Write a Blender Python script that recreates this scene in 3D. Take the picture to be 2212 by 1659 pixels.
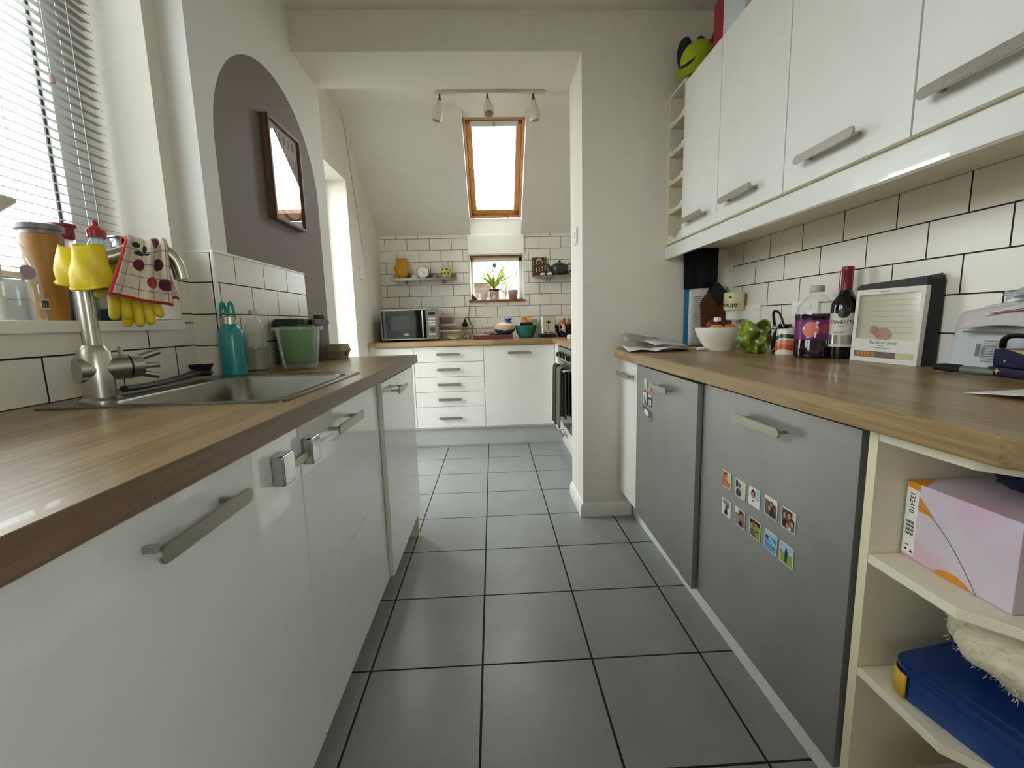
import bpy, bmesh, math, random
from mathutils import Vector, Matrix, noise
random.seed(7)
PI = math.pi
for _o in list(bpy.data.objects): bpy.data.objects.remove(_o)
scene = bpy.context.scene
COL = scene.collection

# ------------------------------------------------------------ camera
cam_d = bpy.data.cameras.new('camera'); cam = bpy.data.objects.new('camera', cam_d); COL.objects.link(cam)
cam_d.sensor_width = 36.0; cam_d.sensor_fit = 'HORIZONTAL'
cam_d.lens = 36.0 * 950.0 / 2212.0
cam_d.clip_start = 0.02; cam_d.clip_end = 200
EYE = 1.06
_pi, _ro, _ya = math.radians(8.0916507), math.radians(-1.50174792), math.radians(2.33710501)
def _cam_rows():
    c, s = math.cos, math.sin
    B = Matrix(((1, 0, 0), (0, 0, -1), (0, 1, 0)))
    Ry = Matrix(((c(_ya), -s(_ya), 0), (s(_ya), c(_ya), 0), (0, 0, 1)))
    Rp = Matrix(((1, 0, 0), (0, c(_pi), -s(_pi)), (0, s(_pi), c(_pi))))
    Rr = Matrix(((c(_ro), -s(_ro), 0), (s(_ro), c(_ro), 0), (0, 0, 1)))
    return Rr @ Rp @ B @ Ry
_M = _cam_rows()
_r, _d, _f = _M[0], _M[1], _M[2]
cam.matrix_world = Matrix(((_r[0], -_d[0], -_f[0], 0), (_r[1], -_d[1], -_f[1], 0), (_r[2], -_d[2], -_f[2], EYE), (0, 0, 0, 1)))
scene.camera = cam

# ------------------------------------------------------------ sky, daylight, exposure
SKY = 10.5
world = bpy.data.worlds.new('overcast_sky'); scene.world = world; world.use_nodes = True
wn = world.node_tree; wn.nodes.clear()
wo = wn.nodes.new('ShaderNodeOutputWorld'); wb = wn.nodes.new('ShaderNodeBackground')
wtc = wn.nodes.new('ShaderNodeTexCoord'); wsep = wn.nodes.new('ShaderNodeSeparateXYZ')
wr = wn.nodes.new('ShaderNodeValToRGB')
wr.color_ramp.elements[0].position = 0.0; wr.color_ramp.elements[0].color = (0.86, 0.91, 0.95, 1)
wr.color_ramp.elements[1].position = 0.55; wr.color_ramp.elements[1].color = (0.94, 0.97, 1.0, 1)
wn.links.new(wtc.outputs['Generated'], wsep.inputs[0]); wn.links.new(wsep.outputs['Z'], wr.inputs['Fac'])
wn.links.new(wr.outputs['Color'], wb.inputs['Color']); wb.inputs['Strength'].default_value = SKY
wn.links.new(wb.outputs[0], wo.inputs[0])
scene.view_settings.view_transform = 'Standard'; scene.view_settings.look = 'None'
scene.view_settings.exposure = 0.15; scene.view_settings.gamma = 1.0
scene.view_settings.use_curve_mapping = False
scene.cycles.use_denoising = True
scene.cycles.max_bounces = 14; scene.cycles.diffuse_bounces = 8; scene.cycles.glossy_bounces = 6
scene.cycles.transmission_bounces = 10; scene.cycles.transparent_max_bounces = 16
scene.cycles.sample_clamp_indirect = 6.0; scene.cycles.caustics_reflective = False; scene.cycles.caustics_refractive = False
def portal(name, loc, sx, sy, direction):
    d = bpy.data.lights.new(name, 'AREA'); d.shape = 'RECTANGLE'; d.size = sx; d.size_y = sy
    d.cycles.is_portal = True
    o = bpy.data.objects.new(name, d); COL.objects.link(o); o.location = loc
    o.rotation_euler = Vector(direction).to_track_quat('-Z', 'Y').to_euler()
    return o
portal('daylight_side_window', (-1.24, 0.72, 1.67), 1.5, 1.3, (1, 0, 0))
portal('daylight_garden_door', (-1.36, 3.0, 1.06), 1.0, 2.2, (1, 0, 0))
portal('daylight_added_window', (1.47, -1.25, 1.5), 1.1, 1.1, (-1, 0, 0))  # portal for the unseen window added to light the left cabinets
portal('daylight_back_window', (0.05, 4.62, 1.47), 0.6, 0.5, (0, -1, 0))
_sk = portal('daylight_skylight', (0.06, 3.98, 2.37), 0.6, 1.05, (0, -0.62, -0.785))

# ------------------------------------------------------------ materials
def lin(h):
    if not isinstance(h, str): return (*h, 1.0)
    h = h.lstrip('#'); o = []
    for i in (0, 2, 4):
        v = int(h[i:i+2], 16) / 255.0
        o.append(v / 12.92 if v <= 0.04045 else ((v + 0.055) / 1.055) ** 2.4)
    return (*o, 1.0)
MATS = {}
class NT:
    def __init__(s, m): s.t = m.node_tree; s.b = s.t.nodes['Principled BSDF']
    def n(s, kind, **kw):
        x = s.t.nodes.new('ShaderNode' + kind)
        for k, v in kw.items():
            if hasattr(x, k) and k not in ('Scale',): setattr(x, k, v)
            else: x.inputs[k].default_value = v
        return x
    def l(s, a, b): s.t.links.new(a, b)
def mat(name, col, rough=0.5, metal=0.0, spec=0.5, bump=0.0, bscale=200.0, var=0.0, vscale=8.0, coat=0.0, coatr=0.05, coati=1.5, trans=0.0, alpha=1.0, sheen=0.0, aniso=0.0):
    if name in MATS: return MATS[name]
    m = bpy.data.materials.new(name); m.use_nodes = True; N = NT(m); b = N.b
    c = lin(col); b.inputs['Base Color'].default_value = c
    b.inputs['Roughness'].default_value = rough; b.inputs['Metallic'].default_value = metal
    b.inputs['Specular IOR Level'].default_value = spec
    b.inputs['Coat Weight'].default_value = coat; b.inputs['Coat Roughness'].default_value = coatr; b.inputs['Coat IOR'].default_value = coati
    b.inputs['Transmission Weight'].default_value = trans; b.inputs['Alpha'].default_value = alpha
    b.inputs['Sheen Weight'].default_value = sheen
    tc = N.n('TexCoord')
    nz = N.n('TexNoise', Scale=vscale, Detail=4.0); N.l(tc.outputs['Object'], nz.inputs['Vector'])
    v = var if var else 0.02
    rp = N.n('ValToRGB'); rp.color_ramp.elements[0].position = 0.3; rp.color_ramp.elements[1].position = 0.7
    rp.color_ramp.elements[0].color = tuple(max(0, x * (1 - v)) for x in c[:3]) + (1,)
    rp.color_ramp.elements[1].color = tuple(min(1, x * (1 + v)) for x in c[:3]) + (1,)
    N.l(nz.outputs['Fac'], rp.inputs['Fac']); N.l(rp.outputs['Color'], b.inputs['Base Color'])
    if bump:
        n2 = N.n('TexNoise', Scale=bscale, Detail=3.0); N.l(tc.outputs['Object'], n2.inputs['Vector'])
        bp = N.n('Bump', Strength=bump, Distance=0.01); N.l(n2.outputs['Fac'], bp.inputs['Height']); N.l(bp.outputs['Normal'], b.inputs['Normal'])
    MATS[name] = m
    return m
def glassy(name, tint=(1, 1, 1), refl=1.0, rough=0.02, haze=0.0):
    """thin clear sheet: lets light straight through, mirrors a little by Fresnel; haze adds a milky diffuse share"""
    if name in MATS: return MATS[name]
    m = bpy.data.materials.new(name); m.use_nodes = True; t = m.node_tree; t.nodes.clear()
    o = t.nodes.new('ShaderNodeOutputMaterial'); tr = t.nodes.new('ShaderNodeBsdfTransparent'); gl = t.nodes.new('ShaderNodeBsdfGlossy')
    tr.inputs['Color'].default_value = (*tint, 1); gl.inputs['Roughness'].default_value = rough
    lw = t.nodes.new('ShaderNodeLayerWeight'); lw.inputs['Blend'].default_value = 0.5
    pw = t.nodes.new('ShaderNodeMath'); pw.operation = 'POWER'; pw.inputs[1].default_value = 4.0; t.links.new(lw.outputs['Facing'], pw.inputs[0])
    mu = t.nodes.new('ShaderNodeMath'); mu.operation = 'MULTIPLY_ADD'; mu.inputs[1].default_value = 0.85 * refl; mu.inputs[2].default_value = 0.04 * refl; t.links.new(pw.outputs[0], mu.inputs[0])
    mx = t.nodes.new('ShaderNodeMixShader'); t.links.new(mu.outputs[0], mx.inputs[0])
    base = tr.outputs[0]
    if haze:
        df = t.nodes.new('ShaderNodeBsdfDiffuse'); df.inputs['Color'].default_value = (*tint, 1)
        tl = t.nodes.new('ShaderNodeBsdfTranslucent'); tl.inputs['Color'].default_value = (*tint, 1)
        ad = t.nodes.new('ShaderNodeMixShader'); ad.inputs[0].default_value = 0.5
        t.links.new(df.outputs[0], ad.inputs[1]); t.links.new(tl.outputs[0], ad.inputs[2])
        hz = t.nodes.new('ShaderNodeMixShader'); hz.inputs[0].default_value = haze
        t.links.new(tr.outputs[0], hz.inputs[1]); t.links.new(ad.outputs[0], hz.inputs[2]); base = hz.outputs[0]
    t.links.new(base, mx.inputs[1]); t.links.new(gl.outputs[0], mx.inputs[2]); t.links.new(mx.outputs[0], o.inputs[0])
    MATS[name] = m
    return m
def tilemat(name, col, grout, bw, rh, offset, mortar, uaxis, vaxis, u0=0.0, v0=0.0, rough=0.2, var=0.05, cloud=0.0, bump=0.25, groutrough=0.9, rvar=0.0):
    """tiles by a brick texture laid on two object axes"""
    m = bpy.data.materials.new(name); m.use_nodes = True; N = NT(m); b = N.b
    tc = N.n('TexCoord'); sp = N.n('SeparateXYZ'); N.l(tc.outputs['Object'], sp.inputs[0])
    ax = {'X': 0, 'Y': 1, 'Z': 2}
    au = N.n('Math', operation='SUBTRACT'); N.l(sp.outputs[ax[uaxis]], au.inputs[0]); au.inputs[1].default_value = u0
    av = N.n('Math', operation='SUBTRACT'); N.l(sp.outputs[ax[vaxis]], av.inputs[0]); av.inputs[1].default_value = v0
    cb = N.n('CombineXYZ'); N.l(au.outputs[0], cb.inputs[0]); N.l(av.outputs[0], cb.inputs[1])
    br = N.n('TexBrick', offset=offset, offset_frequency=2, squash=1.0)
    br.inputs['Scale'].default_value = 1.0; br.inputs['Brick Width'].default_value = bw; br.inputs['Row Height'].default_value = rh
    br.inputs['Mortar Size'].default_value = mortar; br.inputs['Mortar Smooth'].default_value = 0.15; br.inputs['Bias'].default_value = 0.0
    c = lin(col)
    br.inputs['Color1'].default_value = tuple(x * (1 - var) for x in c[:3]) + (1,)
    br.inputs['Color2'].default_value = tuple(min(1, x * (1 + var)) for x in c[:3]) + (1,)
    br.inputs['Mortar'].default_value = lin(grout)
    N.l(cb.outputs[0], br.inputs['Vector'])
    colout = br.outputs['Color']
    if cloud:
        nz = N.n('TexNoise', Scale=5.0, Detail=6.0, Roughness=0.6); N.l(tc.outputs['Object'], nz.inputs['Vector'])
        mp = N.n('MapRange'); mp.inputs[1].default_value = 0.3; mp.inputs[2].default_value = 0.7
        mp.inputs[3].default_value = 1 - cloud; mp.inputs[4].default_value = 1 + cloud
        N.l(nz.outputs['Fac'], mp.inputs[0])
        mm = N.n('VectorMath', operation='SCALE'); N.l(colout, mm.inputs[0]); N.l(mp.outputs[0], mm.inputs['Scale']); colout = mm.outputs[0]
    N.l(colout, b.inputs['Base Color'])
    rr = N.n('MapRange'); N.l(br.outputs['Fac'], rr.inputs[0]); rr.inputs[3].default_value = rough; rr.inputs[4].default_value = groutrough
    ro = rr.outputs[0]
    if rvar:
        n3 = N.n('TexNoise', Scale=9.0, Detail=5.0); N.l(tc.outputs['Object'], n3.inputs['Vector'])
        m3 = N.n('MapRange'); m3.inputs[1].default_value = 0.3; m3.inputs[2].default_value = 0.7; m3.inputs[3].default_value = -rvar; m3.inputs[4].default_value = rvar
        N.l(n3.outputs['Fac'], m3.inputs[0]); ad = N.n('Math', operation='ADD'); N.l(ro, ad.inputs[0]); N.l(m3.outputs[0], ad.inputs[1]); ro = ad.outputs[0]
    N.l(ro, b.inputs['Roughness'])
    iv = N.n('Math', operation='SUBTRACT'); iv.inputs[0].default_value = 1.0; N.l(br.outputs['Fac'], iv.inputs[1])
    bp = N.n('Bump', Strength=bump, Distance=0.003); N.l(iv.outputs[0], bp.inputs['Height']); N.l(bp.outputs['Normal'], b.inputs['Normal'])
    MATS[name] = m
    return m
def woodmat(name, light, dark, along='Y', stave=(0.45, 0.07), rough=0.3, grain=55.0, contrast=1.0, coat=0.0):
    """butcher block: staves along one axis with grain streaks"""
    if name in MATS: return MATS[name]
    m = bpy.data.materials.new(name); m.use_nodes = True; N = NT(m); b = N.b
    tc = N.n('TexCoord'); sp = N.n('SeparateXYZ'); N.l(tc.outputs['Object'], sp.inputs[0])
    a, o, z = {'Y': ('Y', 'X', 'Z'), 'X': ('X', 'Y', 'Z'), 'Z': ('Z', 'X', 'Y')}[along]
    ad = N.n('Math', operation='ADD'); N.l(sp.outputs[o], ad.inputs[0]); N.l(sp.outputs[z], ad.inputs[1])
    cb = N.n('CombineXYZ'); N.l(sp.outputs[a], cb.inputs[0]); N.l(ad.outputs[0], cb.inputs[1])
    br = N.n('TexBrick', offset=0.37, offset_frequency=2)
    br.inputs['Scale'].default_value = 1.0; br.inputs['Brick Width'].default_value = stave[0]; br.inputs['Row Height'].default_value = stave[1]
    br.inputs['Mortar Size'].default_value = 0.0; br.inputs['Color1'].default_value = (0.25, 0.25, 0.25, 1); br.inputs['Color2'].default_value = (0.75, 0.75, 0.75, 1)
    N.l(cb.outputs[0], br.inputs['Vector'])
    mp = N.n('Mapping'); mp.inputs['Scale'].default_value = {'Y': (grain, 2.2, grain), 'X': (2.2, grain, grain), 'Z': (grain, grain, 2.2)}[along]
    N.l(tc.outputs['Object'], mp.inputs['Vector'])
    nz = N.n('TexNoise', Scale=1.6, Detail=7.0, Roughness=0.62, Distortion=0.5); N.l(mp.outputs[0], nz.inputs['Vector'])
    mx = N.n('Math', operation='MULTIPLY_ADD'); N.l(br.outputs['Color'], mx.inputs[0]); mx.inputs[1].default_value = 0.55
    sc = N.n('Math', operation='MULTIPLY'); N.l(nz.outputs['Fac'], sc.inputs[0]); sc.inputs[1].default_value = 0.9 * contrast
    N.l(sc.outputs[0], mx.inputs[2])
    rp = N.n('ValToRGB'); rp.color_ramp.elements[0].position = 0.45; rp.color_ramp.elements[1].position = 0.92
    rp.color_ramp.elements[0].color = lin(dark); rp.color_ramp.elements[1].color = lin(light)
    N.l(mx.outputs[0], rp.inputs['Fac']); N.l(rp.outputs['Color'], b.inputs['Base Color'])
    b.inputs['Roughness'].default_value = rough; b.inputs['Coat Weight'].default_value = coat
    bp = N.n('Bump', Strength=0.06, Distance=0.002); N.l(nz.outputs['Fac'], bp.inputs['Height']); N.l(bp.outputs['Normal'], b.inputs['Normal'])
    MATS[name] = m
    return m

# ------------------------------------------------------------ mesh builder
WM = {}
class MB:
    def __init__(s): s.bm = bmesh.new(); s.mi = 0; s.hard = False
    def _fin(s, faces):
        for f in faces: f.material_index = s.mi
    def box(s, x0, x1, y0, y1, z0, z1, bev=0.0, rot=None, piv=None, seg=2):
        r = bmesh.ops.create_cube(s.bm, size=1.0); vs = r['verts']
        M = Matrix.Translation(((x0 + x1) / 2, (y0 + y1) / 2, (z0 + z1) / 2)) @ Matrix.Diagonal((abs(x1 - x0), abs(y1 - y0), abs(z1 - z0), 1))
        bmesh.ops.transform(s.bm, matrix=M, verts=vs)
        fs = list({f for v in vs for f in v.link_faces})
        s._fin(fs)
        if bev > 0:
            s.hard = True
            es = list({e for v in vs for e in v.link_edges})
            rb = bmesh.ops.bevel(s.bm, geom=es, offset=bev, segments=seg, affect='EDGES', profile=0.5)
            fs2 = rb['faces']; s._fin(fs2)
            vs = list({v for f in fs2 for v in f.verts} | {v for v in vs if v.is_valid})
        if rot is not None:
            p = Vector(piv if piv else ((x0 + x1) / 2, (y0 + y1) / 2, (z0 + z1) / 2))
            bmesh.ops.transform(s.bm, matrix=Matrix.Translation(p) @ rot @ Matrix.Translation(-p), verts=[v for v in vs if v.is_valid])
        return s
    def poly(s, pts):
        vs = [s.bm.verts.new(p) for p in pts]; f = s.bm.faces.new(vs); f.material_index = s.mi; return s
    def prism(s, pts, vec, bev=0.0):
        """closed planar outline pts extruded by vec"""
        v = Vector(vec); a = [s.bm.verts.new(p) for p in pts]; b = [s.bm.verts.new(Vector(p) + v) for p in pts]; n = len(pts)
        fs = [s.bm.faces.new(a), s.bm.faces.new(list(reversed(b)))]
        for i in range(n): fs.append(s.bm.faces.new((a[i], b[i], b[(i + 1) % n], a[(i + 1) % n])))
        bmesh.ops.recalc_face_normals(s.bm, faces=fs); s._fin(fs)
        if bev > 0:
            s.hard = True
            es = list({e for f in fs[:2] for e in f.edges})
            rb = bmesh.ops.bevel(s.bm, geom=es, offset=bev, segments=2, affect='EDGES'); s._fin(rb['faces'])
        return s
    def lathe(s, prof, c=(0, 0, 0), seg=32, mtx=None, sx=1.0, sy=1.0):
        """profile [(r,z)...] turned about the vertical axis at c"""
        rings = []; new = []
        for r, z in prof:
            if r < 1e-6: v = s.bm.verts.new((0, 0, z)); rings.append([v]); new.append(v)
            else:
                rg = [s.bm.verts.new((r * sx * math.cos(2 * PI * k / seg), r * sy * math.sin(2 * PI * k / seg), z)) for k in range(seg)]
                rings.append(rg); new += rg
        fs = []
        for a, b in zip(rings, rings[1:]):
            if len(a) == 1 and len(b) == 1: continue
            for k in range(seg):
                k2 = (k + 1) % seg
                if len(a) == 1: fs.append(s.bm.faces.new((a[0], b[k], b[k2])))
                elif len(b) == 1: fs.append(s.bm.faces.new((a[k], a[k2], b[0])))
                else: fs.append(s.bm.faces.new((a[k], a[k2], b[k2], b[k])))
        s._fin(fs)
        M = Matrix.Translation(c) @ (mtx if mtx is not None else Matrix.Identity(4))
        bmesh.ops.transform(s.bm, matrix=M, verts=new)
        bmesh.ops.recalc_face_normals(s.bm, faces=fs)
        return s
    def cyl(s, p0, p1, r0, r1=None, seg=20, cap=True):
        r1 = r0 if r1 is None else r1; p0 = Vector(p0); p1 = Vector(p1); d = p1 - p0; L = d.length
        q = d.to_track_quat('Z', 'Y').to_matrix().to_4x4()
        pr = [(r0, 0), (r1, L)]
        if cap: pr = [(0, 0)] + pr + [(0, L)]
        return s.lathe(pr, p0, seg, q)
    def sphere(s, c, r, sx=1, sy=1, sz=1, seg=24, rings=14, mtx=None):
        pr = [(r * math.sin(PI * i / rings), -r * math.cos(PI * i / rings)) for i in range(rings + 1)]
        pr[0] = (0, -r); pr[-1] = (0, r)
        M = (mtx if mtx is not None else Matrix.Identity(4)) @ Matrix.Diagonal((sx, sy, sz, 1))
        return s.lathe(pr, c, seg, M)
    def disc(s, fn, mi=0, n=24, rings=4):
        """round patch on a curved face: fn(a, b) maps unit-disc coordinates onto it"""
        prev = None
        for k in range(rings + 1):
            r = k / rings; cur = [s.bm.verts.new(fn(r * math.cos(2 * PI * i / n), r * math.sin(2 * PI * i / n))) for i in range(n)] if k else [s.bm.verts.new(fn(0, 0))]
            if prev:
                for i in range(n):
                    j = (i + 1) % n
                    f = s.bm.faces.new((prev[0], cur[i], cur[j])) if len(prev) == 1 else s.bm.faces.new((prev[i], cur[i], cur[j], prev[j]))
                    f.material_index = mi
            prev = cur
        return s
    def tube(s, pts, r, seg=12, cap=True, rs=None, flat=1.0, closed=False):
        pts = [Vector(p) for p in pts]; n = len(pts); rings = []; up = None; fs = []
        for i, p in enumerate(pts):
            if closed: t = pts[(i + 1) % n] - pts[i - 1]
            else: t = pts[min(i + 1, n - 1)] - pts[max(i - 1, 0)]
            if t.length < 1e-9: t = Vector((0, 0, 1))
            t.normalize()
            if up is None:
                up = Vector((0, 0, 1)) if abs(t.z) < 0.9 else Vector((1, 0, 0))
            up = (up - t * up.dot(t)); up = up.normalized() if up.length > 1e-6 else t.orthogonal().normalized()
            side = t.cross(up)
            rr = rs[i] if rs else r
            rings.append([s.bm.verts.new(p + rr * (math.cos(2 * PI * k / seg) * side + flat * math.sin(2 * PI * k / seg) * up)) for k in range(seg)])
        m = n if closed else n - 1
        for i in range(m):
            a = rings[i]; b = rings[(i + 1) % n]
            for k in range(seg): fs.append(s.bm.faces.new((a[k], a[(k + 1) % seg], b[(k + 1) % seg], b[k])))
        if cap and not closed: fs.append(s.bm.faces.new(list(reversed(rings[0])))); fs.append(s.bm.faces.new(rings[-1]))
        bmesh.ops.recalc_face_normals(s.bm, faces=fs); s._fin(fs)
        return s
    def grid(s, fn, nu, nv, uv=False, closeu=False):
        vs = [[s.bm.verts.new(fn(i / nu, j / nv)) for j in range(nv + 1)] for i in range(nu + (0 if closeu else 1))]
        L = s.bm.loops.layers.uv.verify() if uv else None
        for i in range(nu):
            i2 = (i + 1) % len(vs) if closeu else i + 1
            for j in range(nv):
                f = s.bm.faces.new((vs[i][j], vs[i2][j], vs[i2][j + 1], vs[i][j + 1])); f.material_index = s.mi
                if L:
                    for lp, (a, b) in zip(f.loops, ((i, j), (i + 1, j), (i + 1, j + 1), (i, j + 1))): lp[L].uv = (a / nu, b / nv)
        return s
    def rrect(s, cx, cy, w, h, r, n=5):
        pts = []
        for (sx, sy, a0) in ((1, 1, 0), (-1, 1, 90), (-1, -1, 180), (1, -1, 270)):
            for k in range(n + 1):
                a = math.radians(a0 + 90 * k / n)
                pts.append((cx + sx * (w / 2 - r) + r * math.cos(a), cy + sy * (h / 2 - r) + r * math.sin(a)))
        return pts
    def text(s, string, size, M, depth=0.0004, align='CENTER', bold=0.0):
        cu = bpy.data.curves.new('txt', 'FONT'); cu.body = string; cu.size = size; cu.align_x = align; cu.align_y = 'CENTER'; cu.extrude = depth; cu.offset = bold; cu.resolution_u = 3
        o = bpy.data.objects.new('txt', cu); COL.objects.link(o); dg = bpy.context.evaluated_depsgraph_get(); dg.update()
        me = bpy.data.meshes.new_from_object(o.evaluated_get(dg)); me.transform(M)
        n0 = len(s.bm.faces); s.bm.from_mesh(me); s.bm.faces.ensure_lookup_table()
        for f in s.bm.faces[n0:]: f.material_index = s.mi
        bpy.data.objects.remove(o); bpy.data.curves.remove(cu); bpy.data.meshes.remove(me)
        return s
    def xf(s, M): bmesh.ops.transform(s.bm, matrix=M, verts=s.bm.verts[:]); return s
    def build(s, name, mats, parent=None, world=True, smooth=30, solid=0.0, sub=0, origin=None, label=None):
        me = bpy.data.meshes.new(name)
        o = bpy.data.objects.new(name, me); COL.objects.link(o)
        if parent is not None:
            if world: bmesh.ops.transform(s.bm, matrix=WM[parent].inverted(), verts=s.bm.verts[:])
            o.parent = parent; WM[o] = WM[parent]
        else:
            if origin is None:
                xs = [v.co for v in s.bm.verts]
                mn = Vector([min(c[i] for c in xs) for i in range(3)]); mxx = Vector([max(c[i] for c in xs) for i in range(3)])
                origin = ((mn.x + mxx.x) / 2, (mn.y + mxx.y) / 2, mn.z)
            bmesh.ops.translate(s.bm, vec=-Vector(origin), verts=s.bm.verts[:]); o.location = origin
            WM[o] = Matrix.Translation(origin)
        if smooth:
            for f in s.bm.faces: f.smooth = True
        s.bm.to_mesh(me); s.bm.free()
        if not isinstance(mats, (list, tuple)): mats = [mats]
        for m in mats: me.materials.append(m)
        if smooth: me.set_sharp_from_angle(angle=math.radians(smooth))
        if smooth and s.hard and not solid and not sub:
            md = o.modifiers.new('flat_faces', 'WEIGHTED_NORMAL'); md.keep_sharp = True; md.weight = 80
        if solid:
            md = o.modifiers.new('thickness', 'SOLIDIFY'); md.thickness = solid; md.offset = 0
        if sub:
            md = o.modifiers.new('smooth', 'SUBSURF'); md.levels = sub; md.render_levels = sub
        if label: o['label'] = label
        return o
def tag(o, label, cat, group=None):
    o['label'] = label; o['category'] = cat
    if group: o['group'] = group
    return o
def thing(name, label, cat, loc=(0, 0, 0), rz=0.0, group=None):
    o = bpy.data.objects.new(name, None); COL.objects.link(o); o.location = loc; o.rotation_euler = (0, 0, rz); o.empty_display_size = 0.05
    WM[o] = Matrix.Translation(loc) @ Matrix.Rotation(rz, 4, 'Z')
    return tag(o, label, cat, group)
def struct(o): o['kind'] = 'structure'; return o
def dup(root, loc, label, rz=None, group=None):
    r = root.copy(); COL.objects.link(r); r.location = loc
    if rz is not None: r.rotation_euler = (0, 0, rz)
    r['label'] = label
    if group: r['group'] = group
    for ch in list(root.children):
        c = ch.copy(); COL.objects.link(c); c.parent = r
        for g in list(ch.children):
            d = g.copy(); COL.objects.link(d); d.parent = c
    return r
def RX(a): return Matrix.Rotation(a, 4, 'X')
def RY(a): return Matrix.Rotation(a, 4, 'Y')
def RZ(a): return Matrix.Rotation(a, 4, 'Z')
def TR(*p): return Matrix.Translation(p)
def facing(p, right, up):
    """frame at p whose x runs along right and y along up (for lettering and flat prints)"""
    r = Vector(right).normalized(); u = Vector(up).normalized(); n = r.cross(u)
    return Matrix(((r.x, u.x, n.x, p[0]), (r.y, u.y, n.y, p[1]), (r.z, u.z, n.z, p[2]), (0, 0, 0, 1)))
# ============================================================ MATERIAL SET
PAINT = mat('wall_paint', '#e5e0d5', 0.75, bump=0.05, bscale=350)
CEILP = mat('ceiling_paint', '#e2dfd7', 0.85, bump=0.04, bscale=300)
WHITEP = mat('white_gloss_paint', '#f0efe8', 0.35)
UPVC = mat('white_plastic_frame', '#eef0ee', 0.3)
GASK = mat('dark_gasket', '#24262a', 0.6)
GLOSSW = mat('white_gloss_door', '#ebebe7', 0.3, spec=0.5, coat=1.0, coatr=0.012, coati=1.85)
SATINW = mat('white_satin_door', '#ebe9e2', 0.3, bump=0.03, bscale=500)
CREAMB = mat('cream_board', '#e9e2cb', 0.5)
CREAME = mat('cream_board_edge', '#e3dab9', 0.5)
STEEL = mat('brushed_steel', '#b9b6ab', 0.3, metal=1.0, bump=0.02, bscale=400)
STEELD = mat('dull_steel_handle', '#b4b0a4', 0.34, metal=1.0)
CHROME = mat('chrome', '#c4c4c4', 0.12, metal=1.0)
SINKM = mat('sink_steel', '#84827a', 0.3, metal=1.0, bump=0.015, bscale=500)
FRIDGE = mat('steel_film', '#a3a29d', 0.36, metal=0.6, bump=0.02, bscale=900, var=0.07, vscale=5)
BLACK = mat('black_plastic', '#0c0c0d', 0.35)
BLACKM = mat('black_matt', '#0e0e10', 0.8)
DARKG = mat('dark_grey_plastic', '#2b2d2d', 0.4)
WHITEPL = mat('white_plastic', '#ecebe4', 0.35)
PAPER = mat('paper', '#e6e3dc', 0.85, var=0.04, vscale=30)
PAPERG = mat('grey_paper', '#c9cdd0', 0.85, var=0.05, vscale=30)
INK = mat('black_ink', '#15130f', 0.7)
GREYINK = mat('grey_ink', '#77746c', 0.8)
GLASS = glassy('window_glass', (0.97, 0.99, 0.98), 0.9)
CLEARP = glassy('clear_plastic', (0.96, 0.975, 0.97), 1.0, 0.05, haze=0.04)
MILKY = glassy('milky_plastic', (0.97, 0.98, 0.97), 1.0, 0.15, haze=0.13)
WORKT = woodmat('oak_worktop', '#a68b5f', '#6f5535', 'Y', (0.5, 0.055), 0.34, grain=70, coat=0.1)
WORKTX = woodmat('oak_worktop_back', '#bda078', '#80623e', 'X', (0.5, 0.055), 0.25, grain=70)
PINE = woodmat('pine_frame', '#d9a56c', '#b37c45', 'Y', (2.0, 0.5), 0.4, grain=30)
PINED = woodmat('dark_pine_sill', '#9a6038', '#5c3219', 'X', (2.0, 0.5), 0.4, grain=40)
FRAMEW = woodmat('walnut_picture_frame', '#8d7157', '#4d3726', 'Z', (2, 0.5), 0.45, grain=60)
FLOORT = tilemat('grey_floor_tile', '#949696', '#1b1a19', 0.3445, 0.3535, 0.0, 0.0035, 'X', 'Y', -0.4085, 0.1805, 0.33, 0.05, cloud=0.07, bump=0.3, rvar=0.03)
TILER = tilemat('white_tiles_right', '#e6e1d5', '#2a1b16', 0.2, 0.1005, 0.5, 0.0022, 'Y', 'Z', 0.0, 0.8985, 0.27, 0.02)
TILEB = tilemat('white_tiles_back', '#e8e4da', '#33251b', 0.2065, 0.1058, 0.5, 0.0021, 'X', 'Z', -0.05, 0.893, 0.27, 0.02)
TILEW = tilemat('white_tiles_window', '#e6e1d6', '#241512', 0.2, 0.1, 0.5, 0.0022, 'Y', 'Z', 0.08, 0.911, 0.27, 0.02)
TILEA = tilemat('white_tiles_arch', '#e6e1d6', '#241a15', 0.193, 0.1005, 0.5, 0.002, 'Y', 'Z', 0.047, 0.9075, 0.27, 0.02)
TILES = tilemat('white_tiles_return', '#e6e1d6', '#241a15', 2.0, 0.1005, 0.0, 0.002, 'X', 'Z', -1.9, 0.9075, 0.27, 0.02)

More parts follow.
